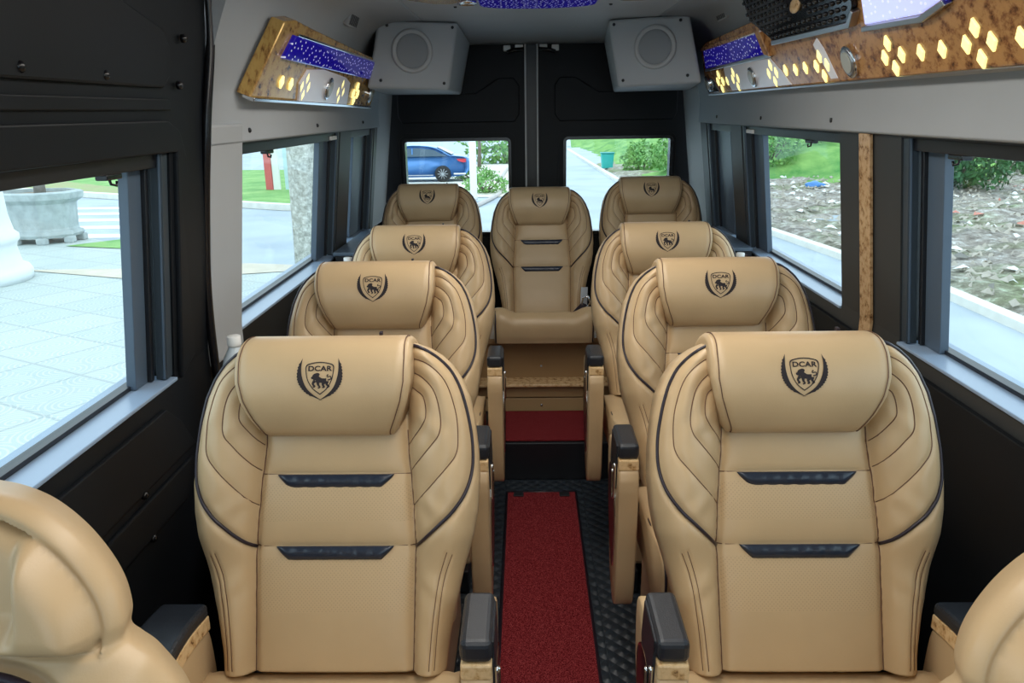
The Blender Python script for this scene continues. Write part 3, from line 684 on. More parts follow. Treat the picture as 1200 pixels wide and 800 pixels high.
# wheel arch boxes with veneer side, under the last side windows
for sg in (-1, 1):
    t = empty('wheel_arch_box', (sg*.825, 3.40, 0)); tag(t, 'low side ledge with burl veneer edge by the %s rear window post' % ('left' if sg < 0 else 'right'), 'side ledge', 'side ledges beside the rear bench')
    box('housing', -.05, .05, -.20, .40, 0, 1.0, M['framedk'], t, .004); box('ledge_top', -.058, .05, -.21, .41, 1.045, 1.060, M['frame'], t, .003)
    xx = sorted((-sg*.05, -sg*.060)); box('veneer_side', xx[0], xx[1], -.21, .41, .985, 1.045, M['burlpale'], t, .002); box('ledge_fill', -.05, .05, -.20, .40, 1.0, 1.045, M['framedk'], t)
# narrow veneer strip on the right pillar
bm = bmesh.new(); slab(bm, 1, 2.082, 2.150, .99, 1.549, t=.010, off=-.012, bev=.002); vs = frombm(bm, 'veneer_strip', M['burlmid']); tag(vs, 'narrow vertical burl veneer strip between the two big right windows', 'trim strip')
# curtain hooks in the window heads
for sg, y, what in ((-1, 1.50, 'head of the left front window'), (1, 1.72, 'head of the right front window'), (1, 2.62, 'head of the second right window'), (-1, 2.45, 'head of the second left window')):
    t = bmesh.new(); x = sg*(WX(1.52)+.03); addbox(t, x-.012, x+.012, y-.03, y+.03, 1.504, 1.516, .003); addtube(t, [(x, y, 1.505), (x, y+.004, 1.495), (x-.006*sg, y+.012, 1.492), (x-.006*sg, y+.016, 1.50)], .003, 6)
    h = frombm(t, 'curtain_hook', M['blackgloss']); tag(h, 'small black curtain hook under the '+what, 'hook', 'curtain hooks')
for sg, y, w_ in ((-1, 3.24, 'second left'), (1, 3.28, 'second right')):
    h = box('track_clip', *sorted((sg*(WX(1.52)+.006), sg*(WX(1.52)+.018))), y-.05, y+.04, 1.518, 1.533, M['white'], None, .002); tag(h, 'small white track clip at the top rear corner of the %s window' % w_, 'clip', 'white track clips')

# ------------------------------------------------------------------ overhead light panels
def OP(sg, x0, z0, y, z, n=0.):  # point on the tilted cove plane, n = height above it towards the cabin
    q = math.sqrt(1+.16); return Vector((sg*(x0-.4*(z-z0)-n/q), y, z-n*.4/q))
def plate(sg, x0, z0, yz, n0, n1, mat, name, parent, bev=.003, seg=2, smooth=False):
    bm = bmesh.new(); a = [OP(sg, x0, z0, y, z, n1) for y, z in yz]; addprism(bm, a, OP(sg, x0, z0, 0, 0, n0)-OP(sg, x0, z0, 0, 0, n1), bev, seg); return frombm(bm, name, mat, parent, smooth)
def diamond(sg, x0, z0, y, z, n, parent, h=.022, w=.035): return plate(sg, x0, z0, [(y, z+h/1.6), (y+w/1.6, z), (y, z-h/1.6), (y-w/1.6, z)], n-.004, n+.003, M['diamond'], 'diamond_light', parent, .002, 1)
def disc(sg, x0, z0, y, z, r, n, parent, name='spot_lamp'):
    def circ(rr, k=28): return [(y+rr*math.cos(2*PI*i/k), z+rr*.93*math.sin(2*PI*i/k)) for i in range(k)]
    a = plate(sg, x0, z0, circ(r), n-.008, n+.010, M['chrome'], name, parent, .003, 2)
    plate(sg, x0, z0, circ(r*.80), n+.004, n+.0125, M['steel'], 'inner_ring', a, .002); plate(sg, x0, z0, circ(r*.66), n+.006, n+.015, M['lamp'], 'lens', a, .002); return a
# right side: long panel running past the camera
X0, Z0, s_ = .80, 1.715, 1
tr = empty('overhead_light_panel', (0, 0, 0)); tag(tr, 'long burl veneer light panel with diamond lights along the right ceiling edge', 'light panel', 'overhead light panels')
plate(1, X0, Z0, [(-.6, 1.688), (3.76, 1.690), (3.80, 1.72), (3.64, 1.885), (3.55, 1.895), (2.82, 1.905), (2.60, 1.93), (-.6, 1.93)], -.015, .022, M['burl'], 'veneer_board', tr, .006, 3)
plate(1, X0, Z0, [(-.6, 1.682), (3.77, 1.684), (3.78, 1.692), (-.6, 1.690)], -.0, .026, M['steel'], 'bottom_edge', tr, .002)
plate(1, X0, Z0, [(2.60, 1.695), (2.66, 1.74), (2.74, 1.785), (3.10, 1.792), (3.36, 1.785), (3.38, 1.75), (3.34, 1.695)], .016, .0245, M['whiterefl'], 'painted_reflection_section', tr, .002)
plate(1, X0, Z0, [(3.56, 1.695), (3.60, 1.75), (3.72, 1.76), (3.78, 1.72), (3.76, 1.695)], .016, .0245, M['chrome'], 'chrome_end_section', tr, .002)
plate(1, X0, Z0, [(2.33, 1.795), (2.27, 1.70), (2.22, 1.70), (2.26, 1.78), (2.29, 1.81)], .016, .024, M['whiterefl'], 'painted_reflection_section', tr, .002)
plate(1, X0, Z0, [(2.74, 1.800), (3.66, 1.798), (3.60, 1.868), (2.77, 1.868)], .018, .027, M['blue'], 'star_light_panel', tr, .003)
plate(1, X0, Z0, [(2.70, 1.868), (2.70, 1.885), (3.60, 1.882), (3.62, 1.868)], .018, .036, M['burl'], 'panel_frame', tr, .004); plate(1, X0, Z0, [(2.70, 1.79), (2.755, 1.80), (2.785, 1.885), (2.74, 1.90)], .018, .036, M['burl'], 'panel_frame', tr, .004)
plate(1, X0, Z0, [(2.70, 1.788), (3.67, 1.786), (3.66, 1.797), (2.72, 1.800)], .018, .031, M['steel'], 'panel_frame', tr, .002)
DR = [(1.529, 1.762), (1.568, 1.736), (1.485, 1.735), (1.528, 1.708), (1.883, 1.763), (1.913, 1.734), (1.83, 1.735), (1.873, 1.709), (1.744, 1.734), (1.657, 1.734),
      (2.306, 1.762), (2.348, 1.738), (2.266, 1.738), (2.308, 1.710), (2.439, 1.738), (2.527, 1.737), (2.619, 1.740), (2.752, 1.763), (2.794, 1.738), (2.713, 1.738), (2.75, 1.711),
      (3.238, 1.762), (3.27, 1.738), (3.194, 1.738), (3.225, 1.709), (3.482, 1.763), (3.525, 1.737), (3.443, 1.735), (3.489, 1.707), (3.365, 1.734), (1.40, 1.735), (1.31, 1.735), (1.22, 1.735)]
for y, z in DR: diamond(1, X0, Z0, y, z, .024, tr, .030, .025)
for y, z, r in ((2.108, 1.738, .042), (2.986, 1.736, .038), (3.70, 1.735, .036), (1.10, 1.738, .042)): disc(1, X0, Z0, y, z, r, .022, tr)
hp = plate(1, X0, Z0, [(2.80, 1.995), (2.79, 1.908), (2.62, 1.833), (2.03, 1.826), (1.98, 1.858), (1.95, 1.995)], .020, .036, M['honey'], 'honeycomb_panel', None, .004)
bm = bmesh.new(); bm.from_mesh(hp.data)
for r_ in range(9):
    for c_i in range(24):
        y = 1.97+c_i*.040+(.020 if r_ % 2 else 0); z = 1.842+r_*.0175
        if y > 2.79 or z < 1.838+max(0, y-2.62)*.44 or z > 1.985 or (y < 2.02 and z < 1.87) or (abs(y-2.34) < .06 and abs(z-1.905) < .03): continue
        b2 = bmesh.new(); bmesh.ops.create_uvsphere(b2, u_segments=10, v_segments=6, radius=1); p = OP(1, X0, Z0, y, z, .036)
        for v_ in b2.verts: v_.co = Vector((p.x+v_.co.x*.007, p.y+v_.co.y*.014, p.z+v_.co.z*.0065))
        for f_ in b2.faces: f_.smooth = True
        merge(bm, b2)
bm.to_mesh(hp.data); bm.free()
tag(hp, 'black glossy honeycomb panel above the right light panel', 'panel')
plate(1, X0, Z0, [(2.625, 1.822), (2.02, 1.815), (1.975, 1.845), (1.985, 1.852), (2.03, 1.829), (2.62, 1.836)], .022, .042, M['steel'], 'lower_rim', hp, .002)
bm = bmesh.new(); c_ = OP(1, X0, Z0, 2.34, 1.905, .036); bmesh.ops.create_uvsphere(bm, u_segments=16, v_segments=8, radius=1); 
for v_ in bm.verts: v_.co = Vector((c_.x+v_.co.x*.008, c_.y+v_.co.y*.042, c_.z+v_.co.z*.022))
frombm(bm, 'gold_badge', M['burlpale'], hp, True)
lp_ = plate(1, X0, Z0, [(1.90, 1.99), (1.955, 1.812), (1.70, 1.806), (1.62, 1.82), (1.57, 1.99)], .020, .032, M['lav'], 'star_light_panel', None, .004)
tag(lp_, 'pale lavender lit star panel right of the black honeycomb panel', 'light panel')
plate(1, X0, Z0, [(1.965, 1.800), (1.68, 1.792), (1.58, 1.812), (1.585, 1.822), (1.69, 1.804), (1.955, 1.811)], .022, .040, M['steel'], 'lower_rim', lp_, .002)
plate(1, X0, Z0, [(1.60, 1.815), (1.565, 1.99), (1.50, 1.99), (1.53, 1.825)], .020, .034, M['blue'], 'blue_edge', lp_, .003)
# left side
X0, Z0 = .80, 1.68
tl = empty('overhead_light_panel', (0, 0, 0)); tag(tl, 'short gold burl light panel with blue star strip on the left ceiling edge', 'light panel', 'overhead light panels')
plate(-1, X0, Z0, [(2.088, 1.672), (3.72, 1.660), (3.74, 1.70), (3.56, 1.85), (2.50, 1.872), (2.30, 1.878), (2.20, 1.865)], -.018, .022, M['gold'], 'veneer_board', tl, .005, 3)
plate(-1, X0, Z0, [(2.10, 1.664), (3.72, 1.652), (3.72, 1.662), (2.10, 1.674)], -.004, .030, M['chrome'], 'bottom_edge', tl, .002)
plate(-1, X0, Z0, [(2.52, 1.668), (2.48, 1.72), (2.53, 1.762), (2.72, 1.772), (3.06, 1.760), (3.15, 1.745), (3.20, 1.664)], .020, .0285, M['whiterefl'], 'painted_reflection_section', tl, .002)
plate(-1, X0, Z0, [(2.24, 1.778), (3.60, 1.770), (3.55, 1.838), (2.29, 1.842)], .020, .034, M['blue'], 'star_light_panel', tl, .004)
plate(-1, X0, Z0, [(2.30, 1.842), (3.55, 1.838), (3.55, 1.845), (2.32, 1.850)], .020, .036, M['chrome'], 'panel_frame', tl, .002)
for y, z in [(2.302, 1.718), (2.395, 1.715), (2.544, 1.738), (2.505, 1.713), (2.58, 1.713), (2.542, 1.688), (3.034, 1.736), (2.99, 1.709), (3.075, 1.709), (3.03, 1.683), (3.316, 1.733), (3.273, 1.706), (3.356, 1.706), (3.316, 1.680)]: diamond(-1, X0, Z0, y, z, .026, tl, .030, .025)
for y, z, r in ((2.825, 1.716, .040), (3.60, 1.712, .038)): disc(-1, X0, Z0, y, z, r, .026, tl)
# louvred vents in the cove
for sg, y, z, w_ in ((-1, 3.02, 1.955, 'left'), (1, 3.19, 1.975, 'right')):
    t = plate(sg, .80, 1.70, [(y-.07, z-.03), (y+.07, z-.03), (y+.07, z+.026), (y-.07, z+.026)], -.008, .012, M['grey'], 'air_vent', None, .004)
    tag(t, 'small louvred grey air vent above the %s light panel' % w_, 'air vent', 'ceiling air vents')
    for k in range(6): plate(sg, .80, 1.70, [(y-.058+.021*k, z-.024), (y-.048+.021*k, z-.024), (y-.048+.021*k, z+.020), (y-.058+.021*k, z+.020)], .006, .0135, M['framedk'], 'slot', t, 0)
# corner loudspeakers
def speaker(sg, lab):
    t = empty('speaker', (sg*.6, 3.6, 1.7)); tag(t, lab, 'speaker', 'corner loudspeakers'); off = Vector((sg*.6, 3.6, 1.7))
    dx = -.030; P = [(sg*.325+dx, 3.58, 1.990), (sg*.650+dx, 3.46, 1.994), (sg*.715+dx, 3.46, 1.722), (sg*.375+dx, 3.58, 1.712)]
    B = [(sg*.365, 4.50, 1.985), (sg*.85, 4.50, 1.99), (sg*.85, 4.50, 1.716), (sg*.425, 4.50, 1.712)]
    bm = bmesh.new(); a = [bm.verts.new(Vector(p)-off) for p in P]; b = [bm.verts.new(Vector(p)-off) for p in B]
    bm.faces.new(a); bm.faces.new(b[::-1])
    for i in range(4): bm.faces.new([a[i], b[i], b[(i+1) % 4], a[(i+1) % 4]])
    bmesh.ops.recalc_face_normals(bm, faces=bm.faces); bmesh.ops.bevel(bm, geom=bm.edges[:], offset=.012, segments=3, profile=.5, affect='EDGES')
    frombm(bm, 'cabinet', M['grey'], t)
    p0, p1, p3 = Vector(P[0])-off, Vector(P[1])-off, Vector(P[3])-off; ex = (p1-p0).normalized(); ez = (p3-p0); ez = (ez-ex*ez.dot(ex)).normalized()*-1; ny = ex.cross(ez); ny = ny if ny.y < 0 else -ny
    cen = Vector((sg*.515+dx, 3.5, 1.872))-off; cen = cen-ny*((cen-p0).dot(ny))
    Mx = Matrix((ex, ez, ny)).transposed().to_4x4(); Mx.translation = cen
    def lat(prof, nm, mat):
        bm = bmesh.new(); addlathe(bm, prof, 0, 0, 40); bm.transform(Mx); return frombm(bm, nm, mat, t, True)
    lat([(.090, -.004), (.090, .006), (.084, .010), (.074, .009), (.070, .003)], 'trim_ring', M['greyp']); lat([(.072, .002), (.071, .004), (.060, .0065), (.03, .010), (.002, .011)], 'grille', M['greydk'])
    for a_, b_ in ((.025, -.02), (.31, -.02), (.065, -.25), (.345, -.24)):
        bm = bmesh.new(); addlathe(bm, [(.007, 0), (.006, .004), (.002, .005)], 0, 0, 10); M2 = Mx.copy(); M2.translation = p0+ex*a_+ez*b_; bm.transform(M2); frombm(bm, 'screw', M['framedk'], t, True)
speaker(-1, 'grey corner loudspeaker box above the left rear door'); speaker(1, 'grey corner loudspeaker box above the right rear door')
# ceiling fixture: star panel, veneer wings, small spots; the real lamp of the cabin
cl = empty('ceiling_light', (-.02, 1.9, 1.99)); tag(cl, 'blue star light panel with gold veneer wings in the middle of the ceiling', 'ceiling light')
def cpoly(pts, z0, z1, mat, nm, bev=.004): bm = bmesh.new(); addprism(bm, [(x, y, z0) for x, y in pts], (0, 0, z1-z0), bev); return frombm(bm, nm, mat, cl)
arc = [(.20*math.cos(a)*1.0, .97+.10*math.sin(a)) for a in np.linspace(.0, PI, 12)]
cpoly([(-.20, .6)]+[(-x, y) for x, y in arc][0:0]+[(.20, .6)]+arc, -.022, .004, M['bluec'], 'star_light_panel')
cpoly([(-.43, .3), (-.28, .3), (-.26, .90), (-.29, .96), (-.36, .95), (-.43, .85)], -.016, .004, M['gold'], 'veneer_wing'); cpoly([(.43, .3), (.28, .3), (.26, .90), (.29, .96), (.36, .95), (.43, .85)], -.016, .004, M['gold'], 'veneer_wing')
bm = bmesh.new(); addlathe(bm, [(.035, .004), (.035, -.010), (.028, -.014), (.024, -.008)], -.245, 1.0, 24); frombm(bm, 'spot_ring', M['chrome'], cl, True)
cpoly([(-.16, -1.2), (.16, -1.2), (.16, .5), (-.16, .5)], -.022, .004, simple('lit_diffuser', (.9, .9, .88), .4, emis=(1, .97, .92), es=2.), 'lit_diffuser')
for x in (-.30, .27):
    bm = bmesh.new(); addlathe(bm, [(.007, 0), (.005, -.005)], x, 1.15, 10); frombm(bm, 'screw', M['framedk'], cl, True)

# ------------------------------------------------------------------ water bottles
def bottle(x, y, z, lab, h=.355):
    t = empty('water_bottle', (x, y, z)); tag(t, lab, 'bottle', 'white capped bottles')
    bm = bmesh.new(); prof = [(.036, 0), (.042, .006), (.042, h*.55), (.040, h*.60), (.042, h*.65), (.040, h*.72), (.030, h*.84), (.016, h*.91), (.013, h*.94)]; addlathe(bm, prof, 0, 0, 28); frombm(bm, 'bottle_body', M['bottle'], t, True)
    bm = bmesh.new(); addlathe(bm, [(.0165, h*.925), (.017, h*.94), (.017, h*.995), (.015, h)], 0, 0, 20); frombm(bm, 'cap', M['white'], t, True)
M['bottle'] = simple('milky_plastic', (.62, .68, .72), .12)
bottle(-.805, 1.84, .735, 'white capped bottle behind the shoulder of the nearest left seat')
for sg, w_ in ((-1, 'left'), (1, 'right')):
    lb = box('wheel_cover', *sorted((sg*.745, sg*.885)), 3.02, 3.18, .0, .70, M['framedk'], None, .01); tag(lb, 'black wheel cover by the %s wall ahead of the bench' % w_, 'wheel cover', 'black wheel covers')
    bottle(sg*.80, 3.10, .701, 'bottle with white cap beside the %s wall near the third row' % w_)

# ------------------------------------------------------------------ the street outside
gz = lambda y: -.75-.011*max(y, -20)
def ground(name, pts, dz, mat, n=1):
    return mesh(name, [(x, y, gz(y)+dz) for x, y in pts], [list(range(len(pts)))], mat)
asph = simple('pale_asphalt', (.40, .46, .52), .8, var=.12, vs=.6)
def tiles():
    m, t, b = nt('patterned_paving')
    tc = t.nodes.new('ShaderNodeTexCoord'); br = t.nodes.new('ShaderNodeTexBrick'); br.offset = 0; br.inputs['Scale'].default_value = 1.0
    br.inputs['Brick Width'].default_value = .8; br.inputs['Row Height'].default_value = .8; br.inputs['Mortar Size'].default_value = .018
    br.inputs['Color1'].default_value = (.50, .55, .53, 1); br.inputs['Color2'].default_value = (.55, .59, .56, 1); br.inputs['Mortar'].default_value = (.42, .45, .44, 1)
    mp = t.nodes.new('ShaderNodeMapping'); mp.inputs['Rotation'].default_value = (0, 0, .5); t.links.new(tc.outputs['Object'], mp.inputs[0]); t.links.new(mp.outputs[0], br.inputs['Vector'])
    mp2 = t.nodes.new('ShaderNodeMapping'); mp2.inputs['Scale'].default_value = (1.25, 1.25, 0); t.links.new(mp.outputs[0], mp2.inputs[0])
    v = t.nodes.new('ShaderNodeTexVoronoi'); v.inputs['Scale'].default_value = 1.6; v.inputs['Randomness'].default_value = .0; t.links.new(mp2.outputs[0], v.inputs['Vector'])
    s = t.nodes.new('ShaderNodeMath'); s.operation = 'SINE'; mu = t.nodes.new('ShaderNodeMath'); mu.operation = 'MULTIPLY'; mu.inputs[1].default_value = 62; t.links.new(v.outputs['Distance'], mu.inputs[0]); t.links.new(mu.outputs[0], s.inputs[0])
    r = ramp(t, s.outputs[0], [(.35, (.74, .79, .80)), (.8, (1, 1, 1))]); mx = t.nodes.new('ShaderNodeMixRGB'); mx.blend_type = 'MULTIPLY'; mx.inputs[0].default_value = .8
    t.links.new(br.outputs[0], mx.inputs[1]); t.links.new(r.outputs[0], mx.inputs[2]); t.links.new(mx.outputs[0], b.inputs['Base Color']); b.inputs['Roughness'].default_value = .7
    return m
struct(ground('ground_road', [(-90, -20), (60, -20), (60, 140), (-90, 140)], -.06, asph))
struct(ground('ground_paving', [(-24, -12), (-1.25, -12), (-1.25, 9), (-3.2, 12.6), (-4.9, 13.0), (-7.5, 14.6), (-9.5, 16.4), (-24, 19)], .06, tiles()))
beige = simple('beige_strip', (.58, .52, .42), .8, var=.1, vs=3); paint = simple('road_paint', (.80, .81, .78), .6); kerb = simple('pale_kerb', (.70, .69, .62), .7, var=.08, vs=4)
pv = ground('pavement_edge', [(-4.0, 12.2), (-3.2, 12.6), (-4.9, 13.0), (-6.8, 12.6), (-8.6, 12.6), (-6.0, 11.6)], .07, beige); tag(pv, 'beige bare patch at the paving corner beyond the left windows', 'paving patch')
def grassmat(name, a, b_, sc_=1.5):
    m, t, b = nt(name); n = noise(t, sc_, 8, .7); t.links.new(ramp(t, n.outputs[0], [(.35, a), (.65, b_)]).outputs[0], b.inputs['Base Color']); b.inputs['Roughness'].default_value = .9; bump(t, b, n.outputs[0], .6, .1); return m
M['grass'] = grassmat('verge_grass', (.10, .30, .07), (.30, .50, .16), .8); M['drygrass'] = grassmat('dry_verge', (.36, .32, .18), (.30, .42, .16), 1.4); M['bank'] = grassmat('bank_grass', (.05, .22, .04), (.26, .46, .12), .7)
g = ground('grass_verge', [(-60, 57), (-21.3, 31.5), (-7.1, 22.8), (-5.9, 22.5), (-6.6, 30), (-8.5, 40), (-22, 42), (-60, 80)], .07, M['grass']); tag(g, 'green grass verge across the road beyond the left windows', 'grass', None, 'stuff')
g = ground('dry_grass_edge', [(-60, 56), (-21.2, 31.0), (-12.6, 25.6), (-12.6, 27.0), (-21.5, 35.0), (-60, 64)], .09, M['drygrass']); tag(g, 'dry yellowish grass edge along the far kerb', 'grass', None, 'stuff')
bm = bmesh.new(); kp = [(-60, 55.2), (-21.2, 30.6), (-7.1, 22.3), (-5.8, 22.0)]
for (a, b), (c, d) in zip(kp, kp[1:]): addprism(bm, [(a, b, gz(b)-.05), (a, b+.35, gz(b)-.05), (a, b+.35, gz(b)+.12), (a, b, gz(b)+.12)], (c-a, d-b, gz(d)-gz(b)))
k = frombm(bm, 'kerb', kerb); tag(k, 'pale kerb along the grass verge beyond the left windows', 'kerb')
proto = None
for i in range(5):
    y = 17.2+i*1.55; c = mesh('crossing_stripe', [(-15, y, gz(y)-.055), (-8.9-.25*i, y, gz(y)-.055), (-8.9-.25*i, y+.62, gz(y+.62)-.055), (-15, y+.62, gz(y+.62)-.055)], [(0, 1, 2, 3)], paint)
    tag(c, ['nearest white zebra crossing stripe right of the planter', 'second nearest white zebra crossing stripe', 'middle white zebra crossing stripe', 'second farthest white zebra crossing stripe', 'farthest white zebra crossing stripe below the kerb'][i], 'crossing stripe', 'zebra crossing stripes')
g = ground('grass_patch', [(-9.35, 15.2), (-7.2, 14.55), (-7.2, 15.6), (-8.6, 16.1)], .075, M['grass']); tag(g, 'small pointed green grass patch in the paving near the planter', 'grass', None, 'stuff')
# stone planter
stone = simple('carved_grey_stone', (.42, .47, .47), .8, var=.18, vs=5, bs=.5, bsc=20, bd=.02)
pt = empty('stone_planter', (-10.25, 16.0, gz(16)+.06)); pt.scale = (.90, .90, 1.); tag(pt, 'big carved grey stone planter basin on feet beyond the left front window', 'planter')
def octo(prof, nm, parent, n=8, sx=1.05, sy=.8, mat=stone, smooth=False):
    bm = bmesh.new(); addlathe(bm, [(r/math.cos(PI/n), z) for r, z in prof], 0, 0, n); 
    for v in bm.verts: a = PI/n; x, y = v.co.x, v.co.y; v.co.x, v.co.y = (x*math.cos(a)-y*math.sin(a))*sx, (x*math.sin(a)+y*math.cos(a))*sy
    for f in bm.faces: f.smooth = smooth
    return frombm(bm, nm, mat, parent)
octo([(.70, .22), (.72, .26), (.70, .30), (.74, .80), (.80, .86)], 'basin', pt); octo([(.80, .84), (.88, .90), (.90, 1.02), (.84, 1.05), (.76, 1.05), (.74, .94)], 'rim', pt)
octo([(.76, .12), (.80, .18), (.78, .24), (.70, .26)], 'base_moulding', pt)
for a in range(8):
    an = PI/8+a*PI/4; bm = bmesh.new(); x, y = .80*1.02*math.cos(an), .80*.80*math.sin(an); addbox(bm, x-.11, x+.11, y-.09, y+.09, 0, .14, .03); frombm(bm, 'foot', stone, pt)
octo([(.72, .98), (.4, 1.0), (.05, 1.01)], 'soil', pt, mat=simple('dry_soil', (.25, .19, .13), .9))
bm = bmesh.new(); addtube(bm, [(.1, 0, 1.0), (.12, 0, 1.5), (.05, .1, 2.3), (.1, .1, 3.2)], [.13, .11, .09, .08], 10); tk = frombm(bm, 'planter_trunk', simple('grey_bark', (.30, .29, .27), .9, var=.2, vs=10), pt, True)
# round column base
cb_ = bmesh.new(); addlathe(cb_, [(.95, 0), (.97, .12), (.93, .20), (.84, .24), (.80, .50), (.82, .58), (.86, .62), (.86, .70), (.80, .76), (.76, 1.0), (.74, 2.0), (.74, 4.2)], 0, 0, 40)
co = frombm(cb_, 'round_column', simple('white_column_plaster', (.72, .76, .78), .6), None, True); co.location = (-8.86, 11.6, gz(11.6)+.06); tag(co, 'round white column with moulded base at the left picture edge', 'column')
# rough pillar, post, panel
cb_ = bmesh.new(); addlathe(cb_, [(.25, 0), (.24, .6), (.225, 2), (.215, 4)], 0, 0, 20)
for v in cb_.verts: v.co += Vector((rng.normal()*.008, rng.normal()*.008, 0))
m, t_, b = nt('speckled_concrete'); n_ = noise(t_, 14, 8, .8); t_.links.new(ramp(t_, n_.outputs[0], [(.38, (.30, .30, .26)), (.52, (.52, .52, .46)), (.62, (.78, .78, .72))]).outputs[0], b.inputs['Base Color']); b.inputs['Roughness'].default_value = .9; bump(t_, b, n_.outputs[0], .6, .03)
co = frombm(cb_, 'concrete_pillar', m, None, True); co.location = (-3.28, 11.3, gz(11.3)+.05); tag(co, 'rough speckled grey pillar seen through the second left window', 'pillar')
sp = empty('sign_post', (-9.4, 28.2, gz(28.2)+.06)); tag(sp, 'red and white post with pale panel on the verge beyond the second left window', 'post')
box('red_post', -.10, .16, -.08, .08, 0, 3.2, simple('faded_red', (.62, .12, .12), .6), sp, .02); box('white_post', .17, .42, -.06, .06, 0, 3.2, M['white'], sp, .02); box('pale_panel', .60, 1.35, -.03, .03, 0.0, 3.0, simple('pale_blue_panel', (.52, .68, .74), .5), sp, .01)
# low grass beyond and white pole, thin tree by the rear left window
wp = bmesh.new(); addlathe(wp, [(.13, 0), (.12, .1), (.11, .2), (.10, 4.5)], 0, 0, 20); wp = frombm(wp, 'white_pole', M['white'], None, True); wp.location = (-1.70, 24.2, gz(24)); tag(wp, 'white round pole beside the blue car through the left rear window', 'pole')
bark = simple('dark_bark', (.16, .13, .10), .9, var=.2, vs=8)
tt = empty('street_tree', (-2.45, 40, gz(40))); tag(tt, 'thin dark trunked young tree right of the white pole', 'tree')
bm = bmesh.new(); addtube(bm, [(0, 0, 0), (.05, 0, 1.2), (-.05, 0, 2.4), (0, 0, 4.0)], [.10, .08, .07, .05], 8); addtube(bm, [(-.02, 0, 2.0), (.5, 0, 2.9), (.7, .1, 3.6)], [.05, .035, .02], 6); frombm(bm, 'trunk', bark, tt, True)
def leaves(n, c, r, size, col_a, col_b, name, parent=None, seed=1, flat=.5):
    R = np.random.default_rng(seed); d = R.normal(size=(n, 3)); d /= np.linalg.norm(d, axis=1)[:, None]; rad = R.uniform(.55, 1., n)**.5
    bump_ = 1+.22*np.sin(d[:, 0]*5+seed)*np.cos(d[:, 1]*6+seed*2)+.12*np.sin(d[:, 2]*9)
    p = d*(rad*bump_)[:, None]*np.array(r)+np.array(c); V = []; F = []
    for i in range(n):
        a = R.normal(size=3); a /= np.linalg.norm(a); b = np.cross(a, d[i]+R.normal(size=3)*.5); b /= np.linalg.norm(b)+1e-9; s = size*R.uniform(.6, 1.3)
        k = len(V); V += [p[i]-a*s, p[i]+b*s*.5, p[i]+a*s, p[i]-b*s*.5]; F.append((k, k+1, k+2, k+3))
    key = 'leaf_%s' % (col_a,)
    if key not in M:
        m, t, b = nt(key); nz = noise(t, 3.0, 3); t.links.new(ramp(t, nz.outputs[0], [(.35, col_a), (.65, col_b)]).outputs[0], b.inputs['Base Color']); b.inputs['Roughness'].default_value = .6; M[key] = m
    return mesh(name, V, F, M[key], parent)
leaves(900, (0, 0, 4.1), (1.3, 1.3, 1.0), .12, (.10, .30, .06), (.28, .5, .14), 'crown', tt, 5)
def bush(x, y, r, lab, a, b_, seed, n=1600, size=.12, grp='shrubs outside', dz=0.):
    t = empty('shrub', (x, y, gz(y)+dz)); tag(t, lab, 'shrub', grp)
    leaves(n, (0, 0, r[2]*.75), r, size, a, b_, 'foliage', t, seed)
    bm = bmesh.new()
    for k in range(5): an = k*1.3+seed; addtube(bm, [(0, 0, -.05), (r[0]*.3*math.cos(an), r[1]*.3*math.sin(an), r[2]*.5), (r[0]*.6*math.cos(an), r[1]*.6*math.sin(an), r[2]*1.1)], [.04, .03, .015], 5)
    frombm(bm, 'stems', bark, t, True)
A1, B1 = (.09, .27, .06), (.26, .48, .13); A2, B2 = (.03, .11, .04), (.07, .20, .06); A3, B3 = (.22, .5, .10), (.45, .75, .22)
bush(-1.45, 27, (.8, .6, .35), 'low round green shrub just right of the white pole', A1, B1, 11, 900, .06)
bush(-2.3, 33, (1.0, .6, .3), 'low green shrub behind the white pole', A1, B1, 12, 900, .06)
bush(-1.2, 46, (2.4, .9, 1.3), 'distant green hedge clump through the left rear window', A1, B1, 13, 1400, .16)
# sandy bed with edging
gb = ground('garden_bed', [(-2.9, 25.5), (-.25, 25.5), (-.15, 45), (-3.4, 45)], -.04, simple('pale_sand', (.72, .68, .60), .85, var=.12, vs=2)); tag(gb, 'pale sandy garden bed right of the white pole', 'garden bed')
bm = bmesh.new(); addtube(bm, [(x, y, gz(y)) for x, y in catmull([(-1.5, 22.5), (-1.0, 26), (-.85, 30), (-1.1, 34), (-1.0, 40)], 6)], .07, 6); tag(frombm(bm, 'bed_edging', simple('dusty_edging', (.50, .46, .44), .8), None, True), 'thin curved edging across the sandy bed', 'edging')
# forecourt slab under the blue car
struct(ground('ground_forecourt', [(-20, 29.0), (-2.6, 29.0), (-2.3, 25.4), (-2.3, 38), (-20, 38)], -.045, kerb))

